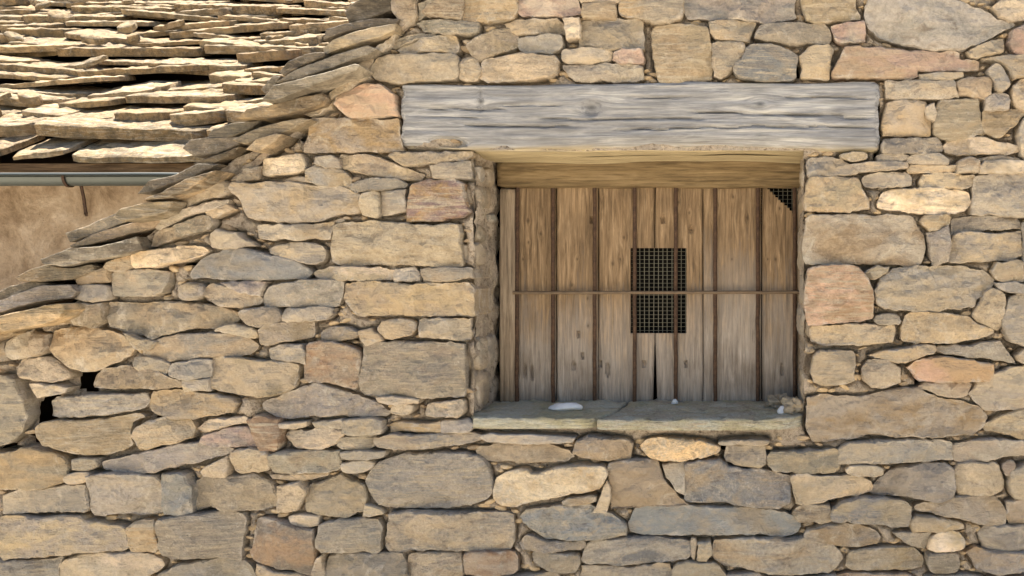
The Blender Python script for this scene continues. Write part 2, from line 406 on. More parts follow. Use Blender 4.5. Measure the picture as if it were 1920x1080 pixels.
# ------------------------------------------------------------------ what the wall is made of
# outline of every stone on the wall face, in photograph pixels; the letter is its colour
STONES = """
t 800,26 830,2 868,-9 868,36 840,36 800,32
y 871,-10 968,-10 972,20 962,35 930,42 872,38
p 978,-10 1075,-10 1086,12 1088,28 1060,33 1010,32 976,28
w 1092,-10 1162,-10 1160,5 1096,6
t 1098,10 1150,8 1157,20 1153,35 1100,36 1094,22
o 1168,2 1175,-10 1278,-10 1282,18 1279,36 1262,45 1236,47 1195,38 1172,32 1162,22
g 1288,-10 1486,-10 1488,20 1491,33 1470,38 1440,43 1400,39 1340,37 1292,34 1284,18
t 1507,-10 1596,-9 1603,12 1611,30 1607,38 1570,41 1530,43 1512,38 1506,18
g 1621,21 1629,4 1650,-12 1740,-12 1805,6 1845,22 1874,39 1902,48 1876,61 1862,70 1828,84 1801,91 1749,94 1707,89 1666,78 1641,67 1627,50
w 1862,15 1880,0 1930,-8 1935,20 1915,40 1890,42 1872,32
t 1815,96 1850,81 1876,74 1881,88 1877,102 1840,108 1818,106
p 1896,62 1932,48 1935,100 1905,102 1890,82
p 1562,135 1570,115 1582,95 1600,91 1700,97 1780,98 1797,100 1799,112 1833,113 1835,130 1830,134 1721,134 1716,148 1640,148 1570,148 1560,143
m 1726,141 1760,138 1800,138 1800,147 1765,152 1728,151
t 1663,158 1700,154 1780,156 1791,175 1789,185 1720,188 1666,185
t 1793,155 1812,149 1850,148 1858,160 1856,178 1842,184 1800,182 1794,170
g 1850,130 1868,124 1880,138 1887,158 1883,170 1868,174 1860,160 1852,145
w 1895,165 1910,152 1932,148 1932,208 1912,206 1897,190
m 1844,186 1860,178 1888,180 1891,200 1885,206 1848,206
y 1845,112 1890,105 1932,108 1932,142 1900,149 1886,130 1870,119
T 1221,60 1232,50 1270,46 1310,50 1328,58 1333,90 1336,130 1334,150 1310,154 1260,157 1236,155 1228,120 1222,85
y 1332,45 1360,40 1413,44 1411,60 1404,80 1385,82 1345,73 1334,62
t 1338,85 1350,80 1391,85 1397,95 1386,118 1366,140 1350,148 1340,140 1336,110
b 1377,129 1392,112 1403,90 1430,84 1465,92 1493,108 1491,130 1488,151 1450,154 1400,150 1378,141
m 1418,62 1430,48 1480,44 1540,46 1553,55 1558,72 1550,80 1490,84 1440,80 1418,72
y 1500,108 1520,91 1550,86 1562,96 1558,120 1552,147 1505,147 1502,125
p 1562,51 1590,45 1616,44 1620,62 1616,78 1580,81 1566,72 1562,62
g 785,45 800,39 860,41 898,43 900,58 885,66 840,65 800,58
T 880,86 895,71 925,59 950,54 966,58 971,72 968,88 945,99 918,109 900,116 888,108 882,98
m 950,46 975,38 1040,37 1057,45 1055,64 1010,66 970,65 952,55
g 972,78 985,71 1050,69 1057,90 1045,97 1000,102 975,93
w 1062,42 1086,40 1087,72 1066,74
g 1090,45 1105,38 1150,38 1201,40 1207,60 1208,90 1190,94 1140,95 1110,89 1090,86
g 1054,100 1070,95 1110,93 1146,97 1145,112 1136,119 1080,120 1058,116
p 1154,101 1170,96 1200,97 1206,110 1203,119 1165,120 1152,116
m 1058,126 1075,123 1150,122 1201,124 1204,140 1200,152 1140,153 1085,153 1068,142
y 904,146 908,120 925,112 975,105 1040,108 1049,118 1045,135 1030,147 980,153 920,154
w 866,116 885,109 900,120 902,148 870,153 864,140
m 702,125 715,109 740,105 800,105 850,103 863,112 861,140 850,150 800,154 760,158 715,154 701,140
y 748,92 790,77 840,67 858,73 862,95 850,101 800,100 760,102
t 738,86 750,73 800,64 818,67 815,73 780,79 745,92
c 631,195 640,180 665,165 690,160 720,165 742,180 749,205 747,218 700,222 660,222 640,208
o 574,281 582,250 590,226 620,223 700,225 746,227 751,250 752,282 700,285 620,286 578,285
W 496,301 520,297 560,289 574,296 577,310 573,320 540,328 500,330 495,318
t 452,315 487,292 533,257 580,228 587,231 562,252 516,287 475,316 456,327
g 582,322 600,313 640,320 658,335 658,348 640,351 600,346 582,338
m 600,296 628,294 640,302 640,314 618,316 598,308
y 641,292 693,292 737,304 768,318 794,328 785,338 737,334 685,327 641,317 630,305
t 735,293 760,287 820,286 880,285 884,296 850,304 800,308 765,311 745,303
g 814,311 840,306 880,305 885,318 881,334 840,336 818,333
P 767,413 772,360 780,346 810,338 850,337 868,346 875,375 881,395 870,405 830,414 790,415
g 661,346 690,338 740,337 761,345 756,353 700,358 670,361 660,354
y 682,377 690,363 712,362 716,380 714,403 690,405 681,395
g 718,362 740,359 761,358 764,375 762,395 735,402 719,401
Y 437,358 450,346 520,343 590,346 640,353 673,365 679,385 673,398 630,403 600,413 560,417 500,414 470,406 460,391 455,378
t 289,451 300,433 340,420 385,405 401,408 406,420 395,432 350,443 300,459 284,463
W 254,490 262,476 300,468 350,462 380,461 393,470 386,478 350,490 300,499 260,501
m 402,441 415,432 450,438 480,459 440,465 402,462
y 393,396 428,386 440,394 402,409
m 300,415 350,395 400,380 430,378 425,386 385,400 340,415 305,430
t 340,385 375,360 420,340 440,350 425,365 380,380 350,392
t 487,431 493,423 560,422 621,419 623,432 616,446 560,449 495,447
T 627,440 630,425 650,418 720,416 800,423 860,421 867,445 867,490 862,499 800,499 740,495 680,497 632,493 623,470
b 361,513 370,498 385,485 410,475 440,466 480,470 520,480 560,490 586,508 575,519 530,525 480,525 420,523 370,521
y 511,466 555,456 590,455 607,465 611,480 605,492 580,494 550,483 520,479
w 589,512 610,503 640,500 700,502 739,508 737,522 700,527 640,525 600,521
g 742,506 775,502 786,512 785,526 745,527
m 794,506 840,500 880,505 886,520 840,527 800,526
Y 651,546 655,533 700,530 780,532 850,531 880,532 890,545 890,585 880,591 800,591 700,591 675,589 660,576 651,560
g 497,556 510,539 540,531 590,523 641,526 645,540 641,560 630,574 590,577 540,575 505,573 495,568
b 386,541 400,531 450,541 488,553 490,568 470,575 420,573 395,566 386,555
p 422,531 480,527 500,531 490,551 460,547
m 214,516 230,507 290,507 319,512 321,530 311,548 280,555 220,553 213,535
g 342,541 352,532 380,535 384,555 365,562 345,559
Y 202,575 210,567 280,568 340,566 400,572 440,583 451,592 440,605 400,615 340,621 290,631 240,623 210,613 201,595
g 458,586 475,579 520,578 533,590 531,605 500,612 470,609 458,598
g 536,583 560,577 620,577 626,590 611,600 570,601 540,603
t 491,621 500,609 540,603 585,603 589,620 585,632 550,638 510,645 495,643
y 407,623 420,613 450,609 480,616 487,625 480,635 455,629 425,623
g 603,621 640,612 670,620 673,632 640,639 605,637
y 674,624 700,617 720,635 692,643
y 711,613 725,601 760,599 783,605 779,622 765,629 730,633 714,623
m 787,606 800,598 860,597 880,600 883,625 879,635 840,635 795,631
o 150,522 180,510 206,500 210,525 190,531 155,533
g 141,546 160,536 205,536 208,560 180,563 150,559
t 147,581 170,570 199,572 201,600 180,612 150,606
y 113,600 140,589 142,600 115,607
o 204,496 225,485 250,478 255,492 250,503 215,509
y 20,656 25,636 50,623 68,622 67,648 63,668 22,673
t 71,626 92,629 94,650 88,660 70,664
g -10,633 16,630 18,655 15,673 -10,673
Y 97,641 100,619 130,611 180,612 215,622 238,632 259,650 250,666 220,681 195,691 175,698 150,696 130,691 112,673 99,660
g 240,626 270,633 300,641 290,651 262,650
g 271,661 285,641 310,631 350,626 400,624 440,627 470,637 486,650 475,661 440,669 400,669 350,673 310,679 290,673
t 254,673 285,669 319,680 318,698 300,701 270,696
g 321,696 335,681 360,675 398,674 400,690 397,706 360,709 325,705
t 184,706 202,691 240,686 290,691 330,708 351,715 346,724 300,727 220,727 182,723
y 352,713 395,711 396,729 356,730
T 399,706 401,673 420,668 480,673 540,679 559,686 559,710 550,729 520,739 490,743 460,739 420,733 397,725
g 511,656 530,646 570,645 577,665 571,680 540,676 515,672
R 574,691 580,651 590,641 620,639 660,649 679,658 677,690 671,726 650,723 610,715 577,713
m 681,700 686,650 700,642 760,640 830,642 867,648 874,670 873,710 867,738 820,743 760,743 720,741 690,738 681,725
g 491,760 510,748 560,730 590,719 610,721 650,736 690,748 720,762 733,772 722,779 680,781 600,779 535,785 510,776
w 714,745 740,742 785,746 786,753 750,757 718,753
w 738,766 745,757 775,758 777,768 765,775 742,773
w 801,770 808,756 840,752 868,752 871,770 865,779 830,779 805,779
w 26,690 35,676 60,668 95,666 108,675 130,695 133,712 110,718 70,713 40,706
w 56,719 70,716 120,721 136,725 131,735 100,743 75,747 66,738
h -10,704 20,702 38,712 50,735 57,755 57,780 52,798 38,820 18,832 -10,837
g 97,750 105,742 150,738 220,736 280,735 285,750 276,765 240,773 200,779 150,781 110,787 94,780
Y 286,750 295,736 340,732 400,738 440,745 449,755 440,769 410,776 360,783 320,781 298,773 285,762
Y 81,800 88,789 120,785 170,786 220,779 260,773 276,778 250,791 246,815 249,835 230,847 200,855 165,853 120,843 92,831 82,815
y 255,816 262,801 290,786 330,780 360,786 371,800 366,818 330,829 290,837 268,833
R 470,791 490,778 525,785 533,800 531,830 523,842 495,840 481,820
p 385,826 400,811 440,801 468,801 478,821 489,839 440,835 400,833
w 376,800 400,786 455,781 466,791 440,797 395,808
w 533,793 575,790 577,797 560,802 535,800
m 595,791 640,787 645,800 600,801
t 647,793 660,786 715,784 721,808 715,812 650,813
y 540,819 545,809 580,806 600,799 640,803 648,811 640,821 628,833 590,841 560,838 548,831
y 635,831 645,821 700,816 703,835 690,841 650,842 640,838
m 705,829 715,816 780,812 860,811 895,813 906,818 895,827 850,833 780,839 720,839
o 735,796 750,791 800,793 825,791 829,806 780,808 738,807
g 832,790 850,787 878,786 891,795 881,806 835,807
o -10,851 20,849 60,838 95,843 125,853 137,868 133,890 118,905 80,914 30,916 -10,913
g 144,861 165,857 186,858 189,872 170,879 146,877
y 132,896 145,884 180,884 178,896 160,903 140,902
g 199,866 215,860 260,850 300,840 340,831 380,827 420,833 441,842 420,853 380,863 330,873 290,883 240,883 205,877
w 440,863 446,843 480,838 510,844 513,868 495,881 450,883
w 385,881 400,869 432,856 435,875 430,889 390,891
m 514,851 540,844 600,842 638,844 643,860 641,875 610,883 560,885 520,880
y 515,889 560,887 612,885 611,892 570,898 520,896
t 647,847 680,843 722,846 721,854 690,859 650,857
g 644,869 670,863 698,864 701,876 680,884 650,883
m 177,901 182,889 220,884 270,886 300,890 309,905 307,945 305,958 260,961 200,963 182,959 177,930
b 314,890 340,885 355,892 367,915 367,940 363,959 320,959 313,930
g 9,931 40,919 100,913 165,906 172,925 175,945 165,956 110,956 50,961 9,961
t 371,906 385,893 430,890 480,892 510,905 517,930 513,950 490,956 440,956 400,949 371,953
w 522,916 545,906 568,901 578,915 573,935 560,955 525,956
T 574,931 585,911 610,901 640,890 660,900 683,912 687,935 683,955 650,966 610,963 580,956
w 685,963 690,946 715,952 721,960 700,965
h 689,906 692,886 710,869 740,856 800,848 860,848 900,856 919,880 923,905 921,925 905,938 870,947 820,951 760,951 720,946 699,930
W 927,916 935,896 955,883 985,880 1010,885 1040,876 1080,870 1130,872 1139,885 1131,905 1110,918 1060,926 1010,936 970,947 945,947 929,935
w 1117,956 1128,926 1138,902 1146,915 1143,940 1136,957
y 1060,933 1115,926 1115,939 1065,943
Y 4,971 30,966 80,968 150,963 180,975 235,985 245,995 245,1025 230,1031 180,1031 110,1037 50,1043 8,1043 3,1010
o 247,986 260,976 290,975 298,990 299,1022 290,1031 255,1031 247,1015
m 301,986 310,971 360,963 420,958 455,962 463,975 459,1010 452,1046 420,1043 340,1043 310,1037 301,1020
R 474,1031 482,991 488,973 520,973 560,985 595,991 597,1020 595,1050 585,1076 550,1069 510,1059 479,1050
w 545,969 570,962 600,966 600,980 575,985 550,979
g 603,1006 612,981 640,972 680,970 710,975 718,990 717,1020 709,1031 660,1031 615,1029 603,1020
g 727,1021 730,981 740,962 780,958 840,958 900,960 958,964 965,985 963,1012 955,1026 900,1031 840,1031 780,1029 740,1036
b 981,970 990,956 1040,948 1100,945 1125,955 1150,965 1173,985 1171,998 1140,1006 1080,1009 1030,1006 1000,991
m 977,1016 990,1003 1030,1009 1090,1013 1096,1022 1085,1028 1030,1031 985,1027
t 999,1039 1015,1031 1060,1033 1085,1040 1087,1060 1070,1071 1030,1067 1008,1056
R 871,1051 875,1035 920,1032 960,1034 971,1045 971,1068 955,1075 900,1075 873,1073
T 764,1051 775,1036 820,1035 860,1036 867,1050 865,1090 767,1090
m 615,1056 622,1041 660,1034 710,1034 750,1037 762,1056 762,1092 614,1092
w 591,1071 600,1046 610,1038 613,1056 612,1080 598,1086
g -10,1051 40,1049 90,1049 116,1047 110,1070 100,1092 -10,1092
w 114,1061 130,1046 180,1037 240,1033 280,1040 307,1055 300,1068 280,1076 260,1092 118,1092
g 300,1076 340,1056 390,1048 430,1048 470,1056 475,1092 300,1092
y 485,1062 510,1066 560,1076 587,1086 580,1094 480,1094
g 871,1083 930,1079 980,1078 1040,1073 1050,1094 871,1094
t 897,846 910,836 960,830 1020,832 1065,845 1075,855 1060,863 1000,865 930,863 905,857
y 904,816 930,811 1010,813 1075,818 1070,826 1010,829 920,826
g 1077,846 1085,826 1110,818 1170,822 1186,832 1181,855 1172,861 1130,859 1085,851
O 1204,836 1212,823 1250,820 1310,824 1346,832 1349,840 1331,851 1290,859 1245,861 1218,856
t 1359,853 1365,836 1400,833 1432,838 1435,865 1425,873 1385,871 1364,862
m 1350,826 1400,821 1438,824 1436,832 1390,830 1355,833
y 1441,856 1450,847 1500,845 1560,842 1572,850 1571,875 1560,883 1500,885 1455,881 1443,870
t 1141,881 1148,867 1190,860 1232,862 1240,880 1252,905 1275,930 1286,945 1240,946 1190,949 1151,951 1147,920
y 1246,871 1265,866 1285,868 1284,900 1282,923 1268,916 1252,891
b 1284,921 1288,871 1310,862 1350,860 1370,872 1420,878 1465,888 1481,895 1482,925 1476,942 1455,951 1410,949 1360,941 1300,941 1285,935
y 1483,891 1500,887 1540,890 1600,892 1629,900 1633,915 1610,925 1560,931 1530,939 1498,943 1489,925
w 1585,879 1600,870 1649,874 1647,888 1600,889
g 1575,866 1575,841 1590,830 1650,825 1720,822 1776,828 1781,845 1779,859 1720,863 1650,866
m 1784,851 1788,835 1820,825 1860,822 1934,828 1934,850 1880,857 1830,865 1795,863
h 1632,926 1650,899 1680,876 1740,868 1780,872 1786,890 1786,925 1760,939 1720,931 1680,928
y 1789,881 1800,870 1840,868 1868,870 1875,885 1879,905 1875,922 1840,927 1800,927 1789,905
w 1891,881 1910,872 1934,870 1934,931 1900,931 1889,910
p 1878,871 1894,860 1901,872 1886,890
t 1489,961 1500,948 1550,944 1557,955 1557,972 1540,977 1500,975
b 1559,951 1580,936 1620,930 1680,935 1704,945 1704,975 1699,986 1650,981 1600,973 1561,973
T 1719,946 1760,938 1800,930 1860,930 1880,945 1885,965 1881,983 1840,981 1800,969 1750,963 1721,956
m 1890,941 1934,935 1934,986 1900,986 1887,965
b 1179,986 1186,963 1200,951 1260,948 1320,948 1400,952 1460,958 1496,972 1501,985 1491,1000 1460,1004 1400,1001 1330,1001 1250,1003 1189,999
g 1507,1006 1520,991 1560,980 1600,982 1640,995 1649,1008 1641,1018 1600,1023 1560,1019 1520,1016
y 1707,976 1720,966 1770,970 1800,978 1803,988 1770,993 1714,991
m 1677,1001 1700,996 1740,995 1738,1015 1730,1025 1700,1016
W 1740,1011 1750,999 1790,995 1806,1008 1801,1022 1770,1029 1741,1027
g 1837,1001 1850,986 1900,985 1934,988 1934,1029 1880,1031 1844,1026
m 1337,1031 1345,1013 1400,1006 1450,1008 1520,1008 1560,1018 1577,1040 1571,1055 1550,1069 1480,1073 1420,1067 1360,1057 1339,1045
b 1094,1051 1100,1019 1130,1010 1200,1008 1290,1012 1297,1025 1291,1045 1240,1051 1180,1056 1109,1056
w 1296,1012 1306,1011 1304,1046 1297,1042
y 1311,1016 1332,1015 1334,1035 1325,1049 1310,1045
g 1098,1063 1180,1061 1250,1059 1260,1094 1096,1094
t 1265,1061 1300,1051 1340,1055 1360,1075 1362,1094 1262,1094
g 1370,1077 1420,1071 1440,1079 1500,1081 1560,1076 1570,1094 1365,1094
m 1589,1041 1600,1031 1650,1025 1700,1025 1726,1038 1729,1060 1700,1067 1640,1066 1589,1063
m 1735,1041 1750,1032 1790,1035 1796,1060 1785,1071 1744,1069
y 1814,1036 1830,1026 1860,1031 1916,1036 1916,1065 1870,1073 1830,1063
p 1570,1077 1640,1073 1700,1076 1722,1094 1565,1094
g 1740,1079 1800,1076 1840,1081 1850,1094 1738,1094
p 1858,1081 1934,1076 1934,1094 1858,1094
o 1655,221 1665,196 1690,191 1730,191 1739,205 1743,235 1739,254 1700,257 1660,253 1654,240
w 1733,205 1746,199 1752,215 1748,228 1736,222
t 1749,236 1754,201 1765,190 1800,188 1830,190 1836,215 1839,245 1820,257 1780,263 1754,255
T 1842,216 1850,209 1890,206 1922,208 1906,230 1886,246 1868,257 1850,251 1841,238
y 1908,251 1915,226 1934,220 1934,297 1915,296
t 1651,271 1660,263 1700,261 1750,262 1763,272 1761,283 1720,288 1660,287
w 1771,276 1780,262 1820,258 1850,262 1880,268 1906,272 1907,285 1880,290 1800,291 1774,287
g 1644,293 1660,289 1698,290 1699,300 1680,305 1650,303
g 1702,296 1720,289 1760,290 1776,300 1771,308 1704,307
y 1575,291 1600,287 1622,288 1623,300 1600,304 1580,299
t 1516,301 1530,294 1570,298 1590,308 1606,320 1601,328 1560,331 1518,331 1513,315
y 1598,309 1640,305 1695,306 1697,316 1660,321 1612,321
y 1701,319 1710,311 1750,311 1790,311 1790,322 1740,324 1704,325
t 1793,306 1815,298 1830,304 1831,322 1795,323
w 1834,316 1845,305 1880,302 1934,305 1934,320 1890,325 1839,325
t 1838,297 1870,293 1905,297 1900,303 1840,303
y 1617,341 1625,329 1660,325 1700,326 1707,340 1701,350 1650,352 1624,350
y 1723,341 1735,329 1780,326 1822,330 1825,345 1800,353 1760,353 1727,349
T 1508,376 1512,346 1520,335 1570,332 1605,336 1613,350 1626,375 1623,390 1590,397 1540,397 1514,394
W 1644,381 1655,363 1680,356 1740,353 1790,356 1813,362 1818,380 1809,395 1780,402 1720,400 1670,394 1647,389
g 1820,396 1825,341 1835,330 1880,326 1934,328 1934,405 1880,405 1824,403
T 1507,451 1510,413 1530,405 1620,404 1700,405 1716,415 1729,440 1736,465 1731,485 1720,495 1650,496 1560,495 1514,493 1506,470
y 1727,416 1735,405 1770,402 1781,410 1777,422 1760,430 1740,433
m 1740,441 1760,433 1775,427 1779,460 1773,490 1750,497 1744,470
m 1785,421 1792,411 1840,406 1900,408 1911,415 1909,428 1850,431 1790,436
y 1775,486 1780,461 1792,439 1815,436 1860,440 1906,436 1911,450 1913,478 1890,487 1840,491 1789,491
b 1917,426 1936,420 1936,491 1918,491
y 1619,513 1640,499 1661,501 1659,511 1640,525 1627,523
c 1513,521 1520,501 1550,496 1600,500 1621,520 1633,545 1635,575 1631,597 1590,603 1540,607 1514,607 1509,560
l 1639,546 1650,521 1680,504 1740,500 1800,500 1840,510 1859,525 1851,545 1831,560 1820,575 1760,581 1700,583 1660,577 1641,565
t 1858,506 1870,493 1910,491 1915,510 1913,525 1880,527 1862,518
w 1821,590 1835,566 1850,541 1870,545 1881,560 1876,600 1870,618 1850,611 1830,601
m 1879,591 1890,561 1910,550 1934,545 1934,646 1900,643 1885,631 1876,605
g 1866,531 1900,530 1934,540 1926,548 1890,548 1870,540
y 1519,619 1530,612 1600,609 1670,611 1677,625 1669,640 1620,645 1560,646 1524,641
Y 1689,619 1700,591 1740,587 1800,591 1830,605 1859,619 1851,628 1810,639 1760,642 1700,641 1689,632
g 1640,595 1660,586 1680,590 1685,605 1660,608 1642,607
y 1521,671 1535,658 1580,658 1601,662 1599,690 1596,712 1560,719 1530,717 1521,700
t 1617,691 1630,676 1660,675 1681,690 1683,715 1660,725 1635,725 1619,711
y 1629,665 1660,656 1700,649 1745,646 1751,660 1720,669 1690,679 1650,671
m 1752,659 1765,648 1820,646 1870,641 1890,660 1899,679 1870,675 1800,667
c 1701,686 1720,676 1760,669 1820,675 1856,682 1859,700 1846,713 1780,714 1725,713 1709,700
p 1725,726 1740,717 1790,717 1815,722 1811,738 1785,743 1750,736
y 1819,736 1835,716 1860,701 1890,691 1934,689 1934,766 1890,766 1850,767 1830,753
O2 1513,771 1518,746 1550,741 1600,743 1640,738 1680,730 1720,730 1760,745 1800,752 1836,765 1847,780 1841,800 1820,813 1760,817 1700,817 1640,813 1600,821 1550,827 1524,825 1513,800
T 1847,796 1870,781 1900,771 1934,770 1934,823 1905,821 1880,811 1849,807
y 1902,666 1915,656 1934,655 1934,681 1907,677
"""
# narrow bedding pieces under the roof edge
STONES += """
t 607,190 640,166 690,140 694,148 662,170 616,192
y 572,213 600,201 626,192 622,206 590,218
T 640,140 668,128 696,104 700,118 690,138 655,158
T 738,-8 782,-8 781,30 770,45 752,56 746,36 736,22
t 700,100 706,92 735,75 742,62 748,70 735,88 712,105
t 790,10 830,-14 838,-8 805,22 788,34
t 438,338 468,320 492,316 492,336 470,342 446,346
y 497,345 560,334 640,336 655,352 600,344 520,341
"""
COL = {
 't': ((172,148,112), (152,134,108)), 'T': ((160,134,100), (176,148,108)), 'g': ((148,139,124), (166,150,122)),
 'b': ((136,134,130), (156,146,126)), 'y': ((196,170,122), (172,152,118)), 'Y': ((190,162,112), (170,144,106)),
 'w': ((212,190,148), (190,168,128)), 'W': ((232,212,158), (215,185,128)), 'p': ((172,140,120), (158,136,116)),
 'P': ((146,118,108), (184,140,90)), 'o': ((186,148,100), (168,138,100)), 'O': ((236,196,120), (214,166,96)),
 'O2': ((168,138,98), (176,150,112)), 'c': ((198,152,118), (182,142,104)), 'R': ((160,122,88), (146,122,100)),
 'm': ((158,144,118), (174,154,120)), 'h': ((164,150,128), (148,138,122)), 'l': ((164,152,128), (200,176,136)),
}
# front edges of the slates that end the roof along the gable
VERGE = """
d 647,23 662,6 688,-9 739,-9 732,18 702,32 659,50
d 609,76 615,55 650,44 702,33 745,34 740,42 702,49 650,60 620,72
l 604,90 624,74 664,59 702,50 743,43 739,57 708,71 673,80 636,92 609,102
d 524,136 542,114 580,99 610,97 606,106 562,126 533,143
g 522,155 557,131 615,108 650,94 688,83 703,90 691,99 650,116 603,134 562,149
d 490,168 512,142 527,143 518,160 498,176
g 492,188 514,160 551,151 609,136 662,118 674,121 662,132 615,150 562,172 516,190
y 446,222 465,204 504,198 557,184 603,174 607,182 598,195 557,210 504,220
d 387,262 399,242 440,230 490,224 463,246 425,260
o 438,264 463,249 510,231 562,220 579,223 545,243 527,250 504,258 463,272
d 345,278 358,262 393,257 463,256 446,272 410,288 367,294
y 462,281 481,261 516,249 528,251 516,265 487,284
o 365,306 402,292 446,274 438,289 417,299 388,313
d 258,363 280,339 327,328 371,306 408,306 362,331 321,345 283,361
y 266,377 302,361 346,336 402,318 382,336 349,357 315,370
y 216,408 227,392 271,379 319,376 309,398 277,408 233,417
d 126,438 164,423 217,398 227,409 241,411 201,430 135,455
o 134,462 176,439 220,424 268,411 297,413 284,427 239,439 189,455 138,466
g 80,487 132,465 189,461 252,443 262,467 220,480 176,488 126,500 84,497
o 30,521 57,505 88,496 132,502 170,496 173,508 135,524 79,529 38,528
d -40,566 -12,552 19,536 63,527 90,531 47,549 0,563
G -60,590 -10,569 31,550 79,534 126,533 139,545 130,559 94,562 47,572 0,588 -55,602
Y -60,612 -10,594 47,581 94,569 116,568 124,580 111,597 79,609 0,625 -60,640
"""
VCOL = {'d': ((136,120,94), (104,94,74)), 'l': ((190,164,112), (150,134,102)), 'g': ((160,146,116), (132,120,94)),
        'y': ((178,150,98), (140,122,86)), 'o': ((140,122,82), (112,100,72)), 'G': ((176,166,148), (150,138,112)),
        'Y': ((192,160,96), (164,138,88))}
DEEP = [(155,714,22,20), (78,776,20,38), (60,826,12,9), (183,501,13,7), (349,489,13,6), (264,452,6,10), (302,413,8,6),
        (352,366,8,14), (372,346,10,6), (416,302,12,6), (571,254,10,8), (604,187,5,5), (1352,838,9,6), (1494,130,5,10), (290,777,9,4),
        (679,690,4,30), (648,545,3,13), (132,868,3,10), (1500,862,8,14), (1497,900,3,25), (10,842,20,4), (1730,722,8,5), (1862,615,5,4),
        (1740,470,3,10), (1716,850,3,4), (752,250,3,30), (1075,1035,4,9), (1645,255,3,60), (1888,215,3,8), (1228,330,1,1)]
# ------------------------------------------------------------------ build
def parse(txt):
    out = []
    for ln in txt.strip().splitlines():
        ln = ln.strip()
        if not ln: continue
        w = ln.split()
        out.append((w[0], np.array([[float(q) for q in s.split(',')] for s in w[1:]])))
    return out

M_STONE = stone_material('weathered_sandstone', dusty=0.7)
M_MORTAR = mortar_material()
M_VERGE = stone_material('old_slate', aniso=(1, 1, 3.0), moss=0.35, lichen=0.5, smear=0.3)
M_FARSLATE = stone_material('pale_roof_slate', aniso=(1, 1, 1), moss=0.6, lichen=0.5)
M_SILL = stone_material('sill_slate', attr=False, base=lin((186,182,162)), tint=lin((176,166,132)), aniso=(1, 1, 4), lichen=0.25)
M_DARK = plain_material('room_shade_black', (0.006, 0.005, 0.004), 1.0, 0.2, 10, bump=0)  # shade of the unlit room put into the colour
M_DECK = plain_material('dark_roof_boards', lin((58, 44, 30)), 0.95, 0.3, 12)
M_PLASTER = None

